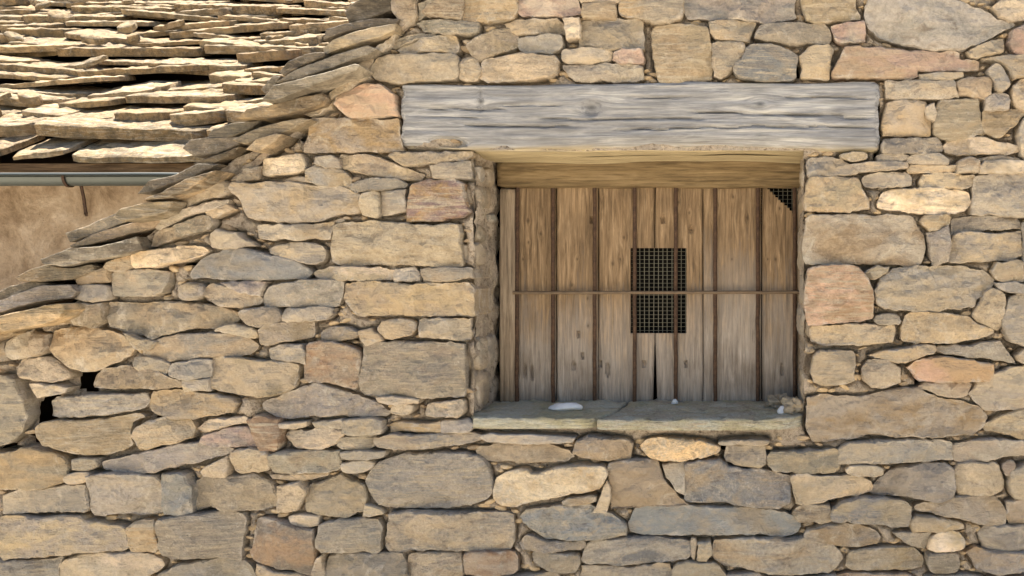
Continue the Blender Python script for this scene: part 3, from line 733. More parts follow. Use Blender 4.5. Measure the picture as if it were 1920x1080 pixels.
def wood_material(name, cols, axis, weather=None, knots=(), under=None, fine=(120, 42), contrast=1.0):
    """cols: dark, mid, pale along the grain; axis = grain direction"""
    m, nt, b = new_mat(name); n = N(nt)
    tc = n.add('ShaderNodeTexCoord'); oi = n.add('ShaderNodeObjectInfo')
    r = n.math('MULTIPLY', oi.outputs['Random'], 37.0)
    vec = n.mapping(tc.outputs['Object'], (1, 1, 1), r)
    sepk = n.add('ShaderNodeSeparateXYZ'); n.lk(tc.outputs['Object'], sepk.inputs[0])
    kdark = None
    if knots:
        shift = None
        for (kx, kz, kr) in knots:
            kX, kZ = sepk.outputs['X'], sepk.outputs['Z']
            if axis == 'z':
                q_ = n.math('FRACT', n.math('MULTIPLY', oi.outputs['Random'], 13.0 + kz * 100)); kZ = n.math('ADD', kZ, n.math('MULTIPLY', n.math('SUBTRACT', q_, 0.5), 0.5))
                q_ = n.math('FRACT', n.math('MULTIPLY', oi.outputs['Random'], 29.0 + kz * 70)); kX = n.math('ADD', kX, n.math('MULTIPLY', n.math('SUBTRACT', q_, 0.5), 0.07))
            dx = n.math('DIVIDE', n.math('SUBTRACT', kX, kx), kr * (1.0 if axis == 'z' else 1.7))
            dz = n.math('DIVIDE', n.math('SUBTRACT', kZ, kz), kr * (1.7 if axis == 'z' else 1.0))
            d2 = n.math('ADD', n.math('MULTIPLY', dx, dx), n.math('MULTIPLY', dz, dz))
            g = n.math('POWER', 2.718, n.math('MULTIPLY', d2, -0.8))
            sgn = dz if axis == 'x' else dx
            one = n.math('MULTIPLY', n.math('MULTIPLY', g, sgn), -kr * 1.0)
            shift = one if shift is None else n.math('ADD', shift, one)
            core = n.math('POWER', 2.718, n.math('MULTIPLY', d2, -7.0))
            kdark = core if kdark is None else n.math('ADD', kdark, core)
        comb = n.add('ShaderNodeCombineXYZ'); n.lk(shift, comb.inputs[2 if axis == 'x' else 0])
        va_ = n.add('ShaderNodeVectorMath', operation='ADD'); n.lk(vec, va_.inputs[0]); n.lk(comb.outputs[0], va_.inputs[1])
        vec = va_.outputs[0]
    sc = [1, 1, 1]; sc['xyz'.index(axis)] = 0.045
    g1 = n.noise(n.mapping(vec, tuple(sc)), fine[0], 6, 0.7, 0.3)
    sc2 = [1, 1, 1]; sc2['xyz'.index(axis)] = 0.09
    g2 = n.noise(n.mapping(vec, tuple(sc2)), fine[1], 7, 0.7, 0.9)
    big = n.noise(vec, 4.5, 4, 0.6)
    c = n.ramp(g2, [(0.3, cols[0]), (0.5, cols[1]), (0.68, cols[2])])
    c = n.mix(1.0, c, n.ramp(g1, [(0.32, 1 - 0.5 * contrast), (0.5, 1.0), (0.68, 1 + 0.3 * contrast)]), 'MULTIPLY')
    if weather:
        sep = n.add('ShaderNodeSeparateXYZ'); n.lk(tc.outputs['Object'], sep.inputs[0])
        z = n.math('ADD', sep.outputs['Z'], n.math('MULTIPLY', n.math('SUBTRACT', g2, 0.5), 0.7))
        z = n.math('ADD', z, n.math('MULTIPLY', n.math('SUBTRACT', big, 0.5), 0.5))
        z = n.math('ADD', z, n.math('MULTIPLY', n.math('SUBTRACT', oi.outputs['Random'], 0.5), 0.16))
        f = n.ramp(n.math('ADD', z, 0.5), [(weather[0], 1.0), (weather[1], 0.0)])
        gc = n.ramp(g2, [(0.3, weather[2]), (0.5, weather[3]), (0.7, weather[4])])
        gc = n.mix(1.0, gc, n.ramp(g1, [(0.3, 0.68), (0.5, 1.0), (0.72, 1.25)]), 'MULTIPLY')
        c = n.mix(f, c, gc)
    c = n.mix(n.ramp(big, [(0.3, 0.45), (0.5, 0.0)]), c, cols[0])
    if under:
        zz = n.math('ADD', sepk.outputs['Z'], n.math('MULTIPLY', n.math('SUBTRACT', g2, 0.5), 0.06))
        yy = n.math('MULTIPLY', sepk.outputs['Y'], -0.35)
        f = n.ramp(n.math('ADD', n.math('ADD', zz, yy), 0.5), [(under[0], 1.0), (under[1], 0.0)])
        uc = n.mix(1.0, under[2], n.ramp(g1, [(0.32, 0.7), (0.5, 1.0), (0.68, 1.15)]), 'MULTIPLY')
        c = n.mix(f, c, uc)
    if kdark is not None:
        c = n.mix(n.math('MULTIPLY', kdark, 0.75, True), c, tuple(v * 0.45 for v in cols[0]))
    n.lk(c, b.inputs['Base Color']); b.inputs['Roughness'].default_value = 0.85
    b.inputs['Specular IOR Level'].default_value = 0.15
    n.lk(n.bump(g1, 0.7, 0.006), b.inputs['Normal'])
    return m

def rust_material():
    m, nt, b = new_mat('rusty_iron'); n = N(nt)
    tc = n.add('ShaderNodeTexCoord')
    f = n.noise(tc.outputs['Object'], 60, 5, 0.7)
    n.lk(n.ramp(f, [(0.3, lin((48, 36, 28))), (0.6, lin((80, 60, 45))), (0.8, lin((108, 86, 66)))]), b.inputs['Base Color'])
    b.inputs['Roughness'].default_value = 0.8
    n.lk(n.bump(f, 0.5, 0.002), b.inputs['Normal'])
    return m

# ================================================================== ground
def ground():
    m, nt, b = new_mat('dry_earth_yard'); n = N(nt)
    tc = n.add('ShaderNodeTexCoord')
    f = n.noise(tc.outputs['Object'], 0.8, 6, 0.65); g = n.noise(tc.outputs['Object'], 30, 4, 0.7)
    c = n.ramp(f, [(0.3, lin((204, 191, 170))), (0.7, lin((222, 210, 190)))])
    n.lk(n.mix(1.0, c, n.ramp(g, [(0.3, 0.8), (0.7, 1.1)]), 'MULTIPLY'), b.inputs['Base Color'])
    b.inputs['Roughness'].default_value = 0.95
    n.lk(n.bump(g, 0.5, 0.02), b.inputs['Normal'])
    s = 120.0
    me = mesh_from('ground', [(-s, -s, 0), (s, -s, 0), (s, s, 0), (-s, s, 0)], [(0, 1, 2, 3)], False)
    tag(link('ground', me, None, m), kind='structure')
ground()

# ================================================================== the stone house
house = link('stone_house', None)
house.location = (0, 0, 0)
tag(house, 'rubble stone gable with a boarded window under a grey timber lintel', 'house')

OPEN = (888.0, 1508.0, 284.0, 800.0)       # window opening on the wall face
VERGE_LINE = [(-900, 1290), (-60, 655), (0, 628), (60, 615), (125, 590), (160, 530), (250, 462), (300, 425), (375, 352), (440, 300),
              (520, 262), (585, 220), (640, 170), (695, 120), (745, 60), (790, 0), (1520, -555)]
VL = np.array(VERGE_LINE, float)
RIDGE = 1520
def verge_y(px):
    px = np.asarray(px, float)
    left = np.interp(px, VL[:, 0], VL[:, 1])
    right = -555 + (px - RIDGE) * 0.76
    return np.where(px <= RIDGE, left, right)

stones = parse(STONES)
stones.sort(key=lambda s: -abs((s[1][:, 0] * np.roll(s[1][:, 1], -1) - np.roll(s[1][:, 0], -1) * s[1][:, 1]).sum()))

def arris(y): return 5.0 * nz(Vector((y / 45, 3, 1))) + 2.5 * nz(Vector((y / 14, 8, 1)))
# ---- mortar bed: recessed beside stones, nearly flush where the joints are wide
def mortar_bed():
    fx = np.arange(-48, 1970, 6.0); fy = np.arange(-48, 1128, 6.0)
    xs = np.concatenate([np.arange(-840, -60, 30.0), fx, np.arange(1975, 3300, 30.0)])
    ys = np.concatenate([np.arange(-1000, -60, 30.0), fy, np.arange(1140, 1540, 30.0)])
    nx, ny = len(xs), len(ys)
    GX, GY = np.meshgrid(xs, ys)
    D = np.full(GX.shape, 40.0)
    for code, p in stones:
        lo, hi = p.min(0) - 22, p.max(0) + 22
        i0, i1 = np.searchsorted(xs, [lo[0], hi[0]]); j0, j1 = np.searchsorted(ys, [lo[1], hi[1]])
        if i1 <= i0 or j1 <= j0: continue
        sub = np.stack([GX[j0:j1, i0:i1].ravel(), GY[j0:j1, i0:i1].ravel()], 1)
        d = seg_dist(sub, p)
        d[inside(sub, p)] = 0
        D[j0:j1, i0:i1] = np.minimum(D[j0:j1, i0:i1], d.reshape(j1 - j0, i1 - i0))
    rec = 0.040 - 0.038 * np.clip((D - 2.0) / 8.0, 0, 1)
    HOLE = np.zeros(GX.shape, bool)
    for (cx_, cy_, rx, ry) in DEEP:
        q = ((GX - cx_) / rx) ** 2 + ((GY - cy_) / ry) ** 2
        rec = np.where(q < 1.0, 0.06, rec); HOLE |= q < 1.0
        rec = np.where((q >= 1.0) & (q < 1.9), np.maximum(rec, 0.05), rec)
    verts = []
    vline = verge_y(xs)
    for j in range(ny):
        for i in range(nx):
            x, y = xs[i], ys[j]
            w = Vector((x / 70, y / 70, 2)); w2 = Vector((x / 17, y / 17, 7))
            fine = -48 <= x <= 1970 and -48 <= y <= 1128
            big = nz(w)
            r_ = rec[j, i] + 0.022 * max(0, big) + 0.034 * min(0, big + 0.08) - 0.007 * nz(w2) - 0.004 * nz(Vector((x / 7, y / 7, 3)))
            if not fine: r_ = 0.03
            if y < vline[i]: y = vline[i] + 0.01
            if abs(x - OPEN[0]) < 5 or abs(x - OPEN[1]) < 5:
                x = (OPEN[0] if x < 1200 else OPEN[1]) + arris(y)
            verts.append((CX + (x - VX) / PXM, r_, EYE + (VY - y) / PXM))
    faces = []
    vyl = verge_y(xs)
    for j in range(ny - 1):
        for i in range(nx - 1):
            mx, my = (xs[i] + xs[i + 1]) / 2, (ys[j] + ys[j + 1]) / 2
            if OPEN[0] < mx < OPEN[1] and OPEN[2] < my < OPEN[3]: continue
            if ys[j + 1] < vyl[i] and ys[j + 1] < vyl[i + 1]: continue
            if HOLE[j, i] or HOLE[j + 1, i + 1] or HOLE[j + 1, i] or HOLE[j, i + 1]: continue
            k = j * nx + i
            faces.append((k, k + nx, k + nx + 1, k + 1))
    me = mesh_from('gable_wall', verts, faces, True, 0)
    me.validate(); 
    bm = bmesh.new(); bm.from_mesh(me)
    bmesh.ops.delete(bm, geom=[v for v in bm.verts if not v.link_faces], context='VERTS')
    bm.to_mesh(me); bm.free()
    return link('gable_wall', me, house, M_MORTAR), (xs, ys, D)
wall, field = mortar_bed()

def wall_map(y0):
    def f(px, py, h):
        return Vector((CX + (px - VX) / PXM, y0 - h, EYE + (VY - py) / PXM))
    return f

def jit(c, rs, s=15, red=False):
    if not red: c = (c[0], 0.59 * c[0] + 0.41 * c[2], c[2])
    l_ = 0.3 * c[0] + 0.55 * c[1] + 0.15 * c[2]
    c = [v + (l_ - v) * (0.24 if red else 0.30) for v in c]
    c = [v * 0.95 + q * 0.05 for v, q in zip(c, (158, 148, 132))]
    k = rs.uniform(-s, s)
    return tuple(max(10, min(250, v + k + rs.uniform(-1.2, 1.2))) for v in c)

rest_v, rest_f = [], []
for i, (code, p) in enumerate(stones):
    rs = random.Random(i * 7 + 3)
    lo, hi = p.min(0), p.max(0)
    small = min(hi - lo) < 24
    near = (lo[0] < OPEN[1] + 14 and hi[0] > OPEN[0] - 34 and lo[1] < OPEN[3] and hi[1] > OPEN[2] + 4)
    p2 = p.copy()
    depth = 0.235 if near else 0.11
    if any(lo[0] - 9 < dx_ < hi[0] + 9 and lo[1] - 9 < dy_ < hi[1] + 9 for dx_, dy_ in ((138, 715), (158, 702), (66, 775), (60, 820))): depth = 0.045
    rnd = min(rs.uniform(1.5, 4.0), min(hi - lo) * 0.3)
    c0 = p.mean(0); p2 = c0 + (p - c0) * (1 + 2.2 / np.maximum(hi - lo, 20))
    by_hole = any(lo[0] - 9 < dx_ < hi[0] + 9 and lo[1] - 9 < dy_ < hi[1] + 9 for dx_, dy_ in ((138, 715), (172, 720), (158, 702), (66, 775), (88, 770), (60, 820), (155, 736)))
    if by_hole: p2 = c0 + (p - c0) * (1 - 3.0 / np.maximum(hi - lo, 20))
    step = 4.6 if min(hi - lo) < 40 else 5.6
    me, cw = slab('stone', p2, wall_map(rs.uniform(-0.036, -0.014)), depth + 0.03, step=step, rnd=rnd,
                  bulge=rs.uniform(0.004, 0.009) if not small else 0.005,
                  rough=0.0075 if code in 'hwlW' else 0.0050, tilt=0.15 if not small else 0.06, seed=i,
                  layered=0.006 if code == 'l' else (0.0022 if rs.random() < 0.4 else 0.0), wob=1.7 if not small else 0.9, smooth_n=0 if rs.random() < 0.65 else 1, cleave=1.0 if not small else 0.5, facet=0.3, sharp=17,
                  corner=0.0 if by_hole else 0.20, terrace=0.0055 if rs.random() < 0.6 and not small else 0.0015)
    o = link('stone', me, wall, M_STONE, cw)
    a_, b_ = COL[code]
    red = code in 'pPcR'
    o.color = (*lin(jit(a_, rs, 15, red)), 1)
    km = 0.1 if code in ('W', 'w', 'O') else 0.38
    b_ = [v * (1 - km) + w * km for v, w in zip(b_, rs.choice([(200, 158, 100), (138, 138, 136), (214, 194, 158), (160, 138, 110), (176, 146, 104), (146, 142, 134)]))]
    o['tint'] = list(lin(jit(b_, rs, 15, red)))
    if i >= 300:
        o['kind'] = 'stuff'

# ---- small packing stones pressed into the wide joints (too many to pick apart)
def packing():
    xs, ys, D = field
    V, F = [], []
    rs = random.Random(5)
    cand = [(xs[i], ys[j]) for j in range(len(ys)) for i in range(len(xs))
            if -40 < xs[i] < 1960 and -40 < ys[j] < 1120 and 7.0 < D[j, i] < 39 and ys[j] > verge_y(xs[i]) + 8
            and not (OPEN[0] - 8 < xs[i] < OPEN[1] + 8 and OPEN[2] - 130 < ys[j] < OPEN[3] + 20 and xs[i] > 745)]
    rs.shuffle(cand); cand = cand[:len(cand) * 2 // 5]
    kept = []
    for (x, y) in cand:
        if any(((x - a_) / 1.6) ** 2 + (y - b_) ** 2 < 70 for a_, b_ in kept): continue
        if any(((x - c0) / (c2 + 9)) ** 2 + ((y - c1) / (c3 + 7)) ** 2 < 1 for c0, c1, c2, c3 in DEEP): continue
        kept.append((x, y))
        i = np.searchsorted(xs, x); j = np.searchsorted(ys, y)
        r = min(D[j, i] * 1.15, rs.uniform(4, 9))
        a0 = rs.uniform(-0.4, 0.4); n_ = rs.randint(6, 8)
        poly = []
        for k in range(n_):
            t = 6.283 * k / n_
            rr = r * rs.uniform(0.75, 1.15)
            u, v = 1.7 * rr * math.cos(t), 0.75 * rr * math.sin(t)
            poly.append((x + u * math.cos(a0) - v * math.sin(a0), y + u * math.sin(a0) + v * math.cos(a0)))
        vv, ff, cw = slab('packing', poly, wall_map(rs.uniform(0.004, 0.014)), 0.05, step=4.5, rnd=4, bulge=0.006, rough=0.004,
                          tilt=0.2, seed=int(x * 7 + y), wob=0.5, raw=True)
        b0 = len(V)
        V += [q + cw for q in vv]; F += [tuple(b0 + q for q in f) for f in ff]
    me = mesh_from('packing_stones', V, F, True, 42)
    o = link('packing_stones', me, wall, stone_material('packing_stone', attr=False, base=lin((190, 166, 130)), tint=lin((158, 138, 112)), aniso=(.6, .6, .6)))
    o['kind'] = 'stuff'
    o['label'] = 'small packing stones and grit in the joints'
    return len(kept)
n_pack = packing()

# ---- the courses that run on past the picture
def outer_courses():
    rs = random.Random(9)
    V, F = [], []
    def put(x0, y0, x1, y1):
        g = 3
        pts = []
        for (ax, ay, bx, by, n_) in ((x0, y0, x1, y0, 4), (x1, y0, x1, y1, 2), (x1, y1, x0, y1, 4), (x0, y1, x0, y0, 2)):
            for k in range(n_):
                t = k / n_
                pts.append((ax + (bx - ax) * t + rs.uniform(-5, 5), ay + (by - ay) * t + rs.uniform(-4, 4)))
        vv, ff, cw = slab('outer', pts, wall_map(rs.uniform(-.01, .012)), 0.08, step=18, rnd=12, bulge=0.016, rough=0.006, seed=int(x0 + 5 * y0), raw=True)
        b0 = len(V)
        V.extend([q + cw for q in vv]); F.extend([tuple(b0 + q for q in f) for f in ff])
    y = -560.0
    while y < 1450:
        h = rs.uniform(36, 80)
        x = -560.0 + rs.uniform(0, 60)
        while x < 2560:
            w = rs.uniform(70, 230)
            out = (x > 1940) or (x + w < -14) or (y + h < -14) or (y > 1096)
            if out and y > float(verge_y(x)) + 26:
                put(x + 3, y + 3, x + w - 3, y + h - 3)
            x += w
        y += h
    me = mesh_from('outer_stones', V, F, True, 42)
    o = link('outer_stones', me, wall, stone_material('outer_stone', attr=False, base=lin((172, 150, 116)), tint=lin((150, 140, 122)), aniso=(1, 1, 2)))
    o['kind'] = 'stuff'
outer_courses()

# ---- reveals of the opening
def reveal(side):
    """side -1: left jamb, +1: right jamb; a rough mortared return with stone ends in it"""
    zt, zb = P(0, OPEN[2]).z + 0.02, P(0, OPEN[3]).z - 0.02
    x0 = P(OPEN[0] if side < 0 else OPEN[1], 0).x
    ny, nz_ = 22, 60
    verts = []; faces = []
    for j in range(nz_ + 1):
        z = zb + (zt - zb) * j / nz_
        for i in range(ny + 1):
            y = 0.012 + 0.30 * i / ny
            w = Vector((y * 22, z * 16, 3 + side * 9)); w2 = Vector((y * 60, z * 55, side * 5))
            splay = (0.012 if side < 0 else 0.006) * (i / ny) - side * arris(VY - (z - EYE) * PXM) / PXM * (1 - i / ny)
            d = (0.020 if side < 0 else 0.008) * nz(w) + 0.008 * nz(w2) + splay
            verts.append((x0 - side * (d - 0.004), y, z))
    for j in range(nz_):
        for i in range(ny):
            k = j * (ny + 1) + i
            faces.append((k, k + 1, k + ny + 2, k + ny + 1) if side < 0 else (k, k + ny + 1, k + ny + 2, k + 1))
    me = mesh_from('jamb_return', verts, faces, True, 0)
    link('jamb_return', me, wall, M_MORTAR)
    rs = random.Random(40 + side)
    y = OPEN[2] + 22
    while y < OPEN[3] - 40:
        h = rs.uniform(28, 78)
        u = rs.uniform(0, 22)
        while u < 110:
            w = rs.uniform(50, 110)
            pts = [(u + rs.uniform(-4, 4), y + rs.uniform(-3, 5)), (u + w / 2, y + rs.uniform(-6, 4)), (u + w - 4, y + rs.uniform(-2, 8)),
                   (u + w - 2, y + h / 2), (u + w - 6, y + h - 6), (u + w / 2, y + h - 3), (u + 3, y + h - 6), (u - 1, y + h / 2)]
            yy = y + h / 2
            base = x0 - side * ((0.000 if side < 0 else -0.006) + (0.008 if side < 0 else 0.004) * min(1, (u + w / 2) / 150))
            def mp(px, py, hh, base=base):
                return Vector((base - side * hh, 0.015 + px / PXM, EYE + (VY - py) / PXM))
            if rs.random() < 0.55 and u + w < 168:
                me, cw = slab('stone', pts, mp, 0.05, step=8, rnd=10, bulge=0.012, rough=0.006, seed=int(y * 3 + u + side), tilt=0.12)
                o = link('stone', me, wall, M_STONE, cw)
                c = COL[rs.choice('mgtm')]
                o.color = (*lin(jit(c[0], rs)), 1); o['tint'] = list(lin(jit(c[1], rs)))
            u += w
        y += h
reveal(-1); reveal(1)

# ---- body of the house behind the face
def body():
    y0, y1 = 0.52, 7.0
    outl = [(-840, 1540), (-840, 1255), (-60, 665), (800, 10), (RIDGE, -535), (3300, 820), (3300, 1540)]
    V = []; n_ = len(outl)
    for y in (y0, y1):
        for (x, yy) in outl:
            V.append((CX + (x - VX) / PXM, y, max(0.0, EYE + (VY - yy) / PXM)))
    F = [tuple(range(n_)), tuple(range(2 * n_ - 1, n_ - 1, -1))]
    for i in range(n_):
        j = (i + 1) % n_
        F.append((i, i + n_, j + n_, j))
    me = mesh_from('house_body', V, F, False)
    bm = bmesh.new(); bm.from_mesh(me); bmesh.ops.recalc_face_normals(bm, faces=bm.faces); bm.to_mesh(me); bm.free()
    link('house_body', me, house, M_DECK)
body()

# ================================================================== roof edge
roof = link('roof', None, house)
def roof_deck():
    V = []; F = []
    prof = [(-840, 1240), (-60, 640), (60, 580), (160, 508), (300, 405), (440, 288), (585, 205), (745, 40), (RIDGE, -580), (3300, 780)]
    n_ = len(prof)
    for y in (0.035, 7.1):
        for dz in (0, -0.05):
            for (x, yy) in prof:
                V.append((CX + (x - VX) / PXM, y, EYE + (VY - yy) / PXM + dz))
    for i in range(n_ - 1):
        F += [(i, i + 1, i + 1 + 2 * n_, i + 2 * n_), (n_ + i, i + 3 * n_, i + 1 + 3 * n_, n_ + i + 1), (i, n_ + i, n_ + i + 1, i + 1)]
    me = mesh_from('roof_boards', V, F, False)
    link('roof_boards', me, roof, M_DECK)
roof_deck()
def verge_map(y0):
    c0 = P(VX, VY, 0)
    k = (DIST + y0) / DIST
    def f(px, py, h):
        return Vector((CX + (px - VX) / PXM * k, y0 - h, EYE + (VY - py) / PXM * k))
    return f
vlist = parse(VERGE)
rs = random.Random(77)
# the slates go on above and below the picture
extra = []
for k in range(9):
    x, y = -95 - 62 * k, 640 + 46 * k
    extra.append((rs.choice('dgyo'), np.array([(x - 60, y + 30), (x - 20, y), (x + 60, y - 26), (x + 110, y - 30), (x + 116, y - 14), (x + 60, y + 6), (x - 20, y + 32)], float)))
for k in range(11):
    x, y = 780 + 62 * k, -62 - 47 * k
    extra.append((rs.choice('dgyo'), np.array([(x - 60, y + 44), (x - 20, y + 10), (x + 60, y - 16), (x + 110, y - 20), (x + 116, y - 4), (x + 60, y + 16), (x - 20, y + 42)], float)))
for i, (code, p) in enumerate(vlist + extra):
    r2 = random.Random(900 + i)
    c = p.mean(0)
    p = c + (p - c) * np.array([1.02, 0.96])
    y0 = {'d': -0.025, 'o': -0.045}.get(code, -0.085) + r2.uniform(-0.045, 0.03)
    dep = r2.uniform(0.55, 0.95)
    me, cw = slab('slate', p, verge_map(y0), dep, step=4.5, rnd=1.4, bulge=0.003, rough=0.0045, tilt=0.06, seed=300 + i,
                  layered=0.0015, wob=0.55, smooth_n=0, facet=0.03, cleave=0.1, sharp=24, corner=0.04)
    o = link('slate', me, roof, M_VERGE, cw)
    a_, b_ = VCOL[code]
    a_ = [v * (1.12 if code != 'd' else 1.0) for v in a_]
    o.color = (*lin(jit(a_, r2)), 1); o['tint'] = list(lin(jit(b_, r2)))

# ================================================================== timber lintel
def wood_block(name, x0, x1, y0, y1, z0, z1, axis, mat, parent, step=0.009, amp=0.004, taper=None, grain=70, round_=0.008, wave=0.004, seed=1, hollows=(), cracks=()):
    """a weathered baulk: every face gridded, grain grooves cut in, arrises worn"""
    L = {'x': (x1 - x0), 'z': (z1 - z0)}
    bm = bmesh.new()
    bmesh.ops.create_cube(bm, size=1.0)
    bm.verts.ensure_lookup_table()
    for v in bm.verts:
        v.co = Vector((x0 if v.co.x < 0 else x1, y0 if v.co.y < 0 else y1, z0 if v.co.z < 0 else z1))
    def cuts(l): return max(0, int(l / step) - 1)
    for ax, l in (('x', x1 - x0), ('y', y1 - y0), ('z', z1 - z0)):
        k = 'xyz'.index(ax)
        st = step * (3 if ax == axis else 1)
        if ax == 'y': st = step * 2
        n_ = int(l / st)
        lo = min(v.co[k] for v in bm.verts)
        for q in range(1, n_):
            co = Vector((0, 0, 0)); co[k] = lo + l * q / n_
            no = Vector((0, 0, 0)); no[k] = 1
            bmesh.ops.bisect_plane(bm, geom=bm.verts[:] + bm.edges[:] + bm.faces[:], plane_co=co, plane_no=no)
    off = Vector((seed * 13.7, seed * 3.1, seed * 7.7))
    ctr = Vector(((x0 + x1) / 2, (y0 + y1) / 2, (z0 + z1) / 2))
    half = Vector(((x1 - x0) / 2, (y1 - y0) / 2, (z1 - z0) / 2))
    for v in bm.verts:
        p = v.co.copy(); d = p - ctr
        q = Vector((p.x * (0.06 if axis == 'x' else 1), p.y, p.z * (0.06 if axis == 'z' else 1)))
        g = nz(q * grain + off) + 0.6 * nz(q * grain * 2.3 + off)
        w = nz(p * 6 + off)
        dep = amp * g + wave * w
        e_ = [max(0, abs(d[i]) - (half[i] - round_)) / round_ for i in range(3)]
        for i in range(3):
            s_ = 1 if d[i] > 0 else -1
            if abs(d[i]) > half[i] - 1e-5:
                oth = max(e_[(i + 1) % 3], e_[(i + 2) % 3])
                v.co[i] += s_ * (dep - round_ * 0.55 * oth * oth)
        if abs(d.y + half.y) < 1e-5:
            for (hx, hz, rx, rz, dp) in hollows:
                t = ((p.x - hx) / rx) ** 2 + ((p.z - hz) / rz) ** 2
                if t < 1: v.co.y += dp * (1 - t)
        if abs(d.y + half.y) < 1e-5:
            for (ax0, ax1, az, sl, dp) in cracks:
                if ax0 < p.x < ax1:
                    zc_ = az + sl * (p.x - ax0) + 0.006 * nz(Vector((p.x * 14, az * 90, 0)))
                    t = abs(p.z - zc_) / 0.0042
                    if t < 1: v.co.y += dp * (1 - t) * min(1, (p.x - ax0) * 30, (ax1 - p.x) * 30)
        if taper: taper(v, d, half)
    for v in bm.verts: v.co -= ctr
    me = bpy.data.meshes.new(name); bm.to_mesh(me); bm.free()
    me.polygons.foreach_set('use_smooth', [True] * len(me.polygons))
    me.set_sharp_from_angle(angle=math.radians(50))
    return link(name, me, parent, mat, ctr)

M_LINTEL = wood_material('silvered_oak', (lin((108, 107, 107)), lin((140, 139, 138)), lin((174, 171, 165))), 'x', contrast=0.8,
                         knots=[((1110 - 1201.5) / 600, (220 - 203) / 600, 0.022), ((1425 - 1201.5) / 600, (220 - 198) / 600, 0.02), ((905 - 1201.5) / 600, (220 - 192) / 600, 0.016)],
                         under=(0.418, 0.452, lin((176, 160, 126))), fine=(140, 46))
M_HEAD = wood_material('tan_frame_wood', (lin((92, 76, 54)), lin((118, 100, 72)), lin((140, 120, 90))), 'x')
M_POST = wood_material('grey_frame_wood', (lin((112, 98, 82)), lin((138, 122, 102)), lin((160, 144, 122))), 'z')
PL_TOP, PL_BOT = 345, 760
M_PLANK = wood_material('weathered_plank', (lin((92, 76, 58)), lin((128, 106, 80)), lin((158, 135, 106))), 'z',
                        (0.34, 0.60, lin((118, 107, 96)), lin((148, 137, 124)), lin((174, 163, 150))), knots=[(-0.02, 0.14, 0.012), (0.025, 0.05, 0.010), (0.01, 0.22, 0.010), (-0.03, -0.13, 0.008)], fine=(170, 60))
M_RUST = rust_material()

lt, lb = P(0, 159), P(0, 281)
hol = [(P(845, 0).x, P(0, 270).z, 0.062, 0.018, 0.045), (P(1110, 0).x, P(0, 203).z, 0.035, 0.03, 0.012), (P(905, 0).x, P(0, 185).z, 0.012, 0.05, 0.012)]
CR = [(P(a_, 0).x, P(c_, 0).x, P(0, y_).z, sl_, dp_) for (a_, c_, y_, sl_, dp_) in ((760, 905, 222, 0.0, .012), (870, 1090, 238, .01, .014), (1010, 1330, 222, -.012, .015), (1150, 1400, 244, .008, .012), (1290, 1640, 214, -.02, .016), (1380, 1640, 240, .012, .013), (1180, 1300, 186, 0.0, .010), (940, 1060, 196, .01, .010), (1460, 1630, 186, -.01, .012), (790, 960, 204, -.006, .010))]
def lint_shape(v, d, half):
    # not quite level on top, waney lower arris that rolls under
    t = d.x / half.x
    v.co.z += 0.004 * nz(Vector((d.x * 3.5, 4 if d.z > 0 else 9, 0)))
    if abs(t) > 0.97: v.co.x += 0.005 * nz(Vector((d.z * 22, d.y * 9, 7 * t)))
    v.co.z += 0.004 * math.sin(t * 4.0) - 0.004 * t * (1 if d.z < 0 else -1)
    if d.z < 0: v.co.z -= 0.017 * (d.y + half.y) / (2 * half.y)
    lowq = max(0.0, (-d.z / half.z - 0.60) / 0.40)
    if d.y < 0: v.co.y += 0.048 * lowq ** 1.5 * (0.6 + 0.4 * math.sin(d.x * 5 + 1))
lintel = wood_block('lintel', P(757, 0).x, P(1646, 0).x, -0.024, 0.215, lb.z, lt.z, 'x', M_LINTEL, house, step=0.0045, amp=0.0040,
                    grain=60, round_=0.010, wave=0.004, seed=2, hollows=hol, taper=lint_shape, cracks=CR)
lintel['label'] = 'silver grey oak beam with split grain over the window'

# ================================================================== window
window = link('window', None, house)
YF = 0.235                                     # face of the frame
def bx(px0, py0, px1, py1, y, th, name, axis, mat, **k):
    a_, b_ = P(px0, py1, y), P(px1, py0, y)
    return wood_block(name, a_.x, b_.x, y, y + th, a_.z, b_.z, axis, mat, window, **k)
bx(930, 296, 1560, 351, YF - 0.012, 0.07, 'frame_head', 'x', M_HEAD, step=0.007, amp=0.0022, seed=3, wave=0.003)
bx(934, 352, 967, 762, YF, 0.06, 'frame_post', 'z', M_POST, step=0.007, amp=0.0022, seed=4, wave=0.003)
bx(1496, 352, 1530, 762, YF, 0.06, 'frame_post', 'z', M_POST, step=0.007, amp=0.0022, seed=5, wave=0.003)

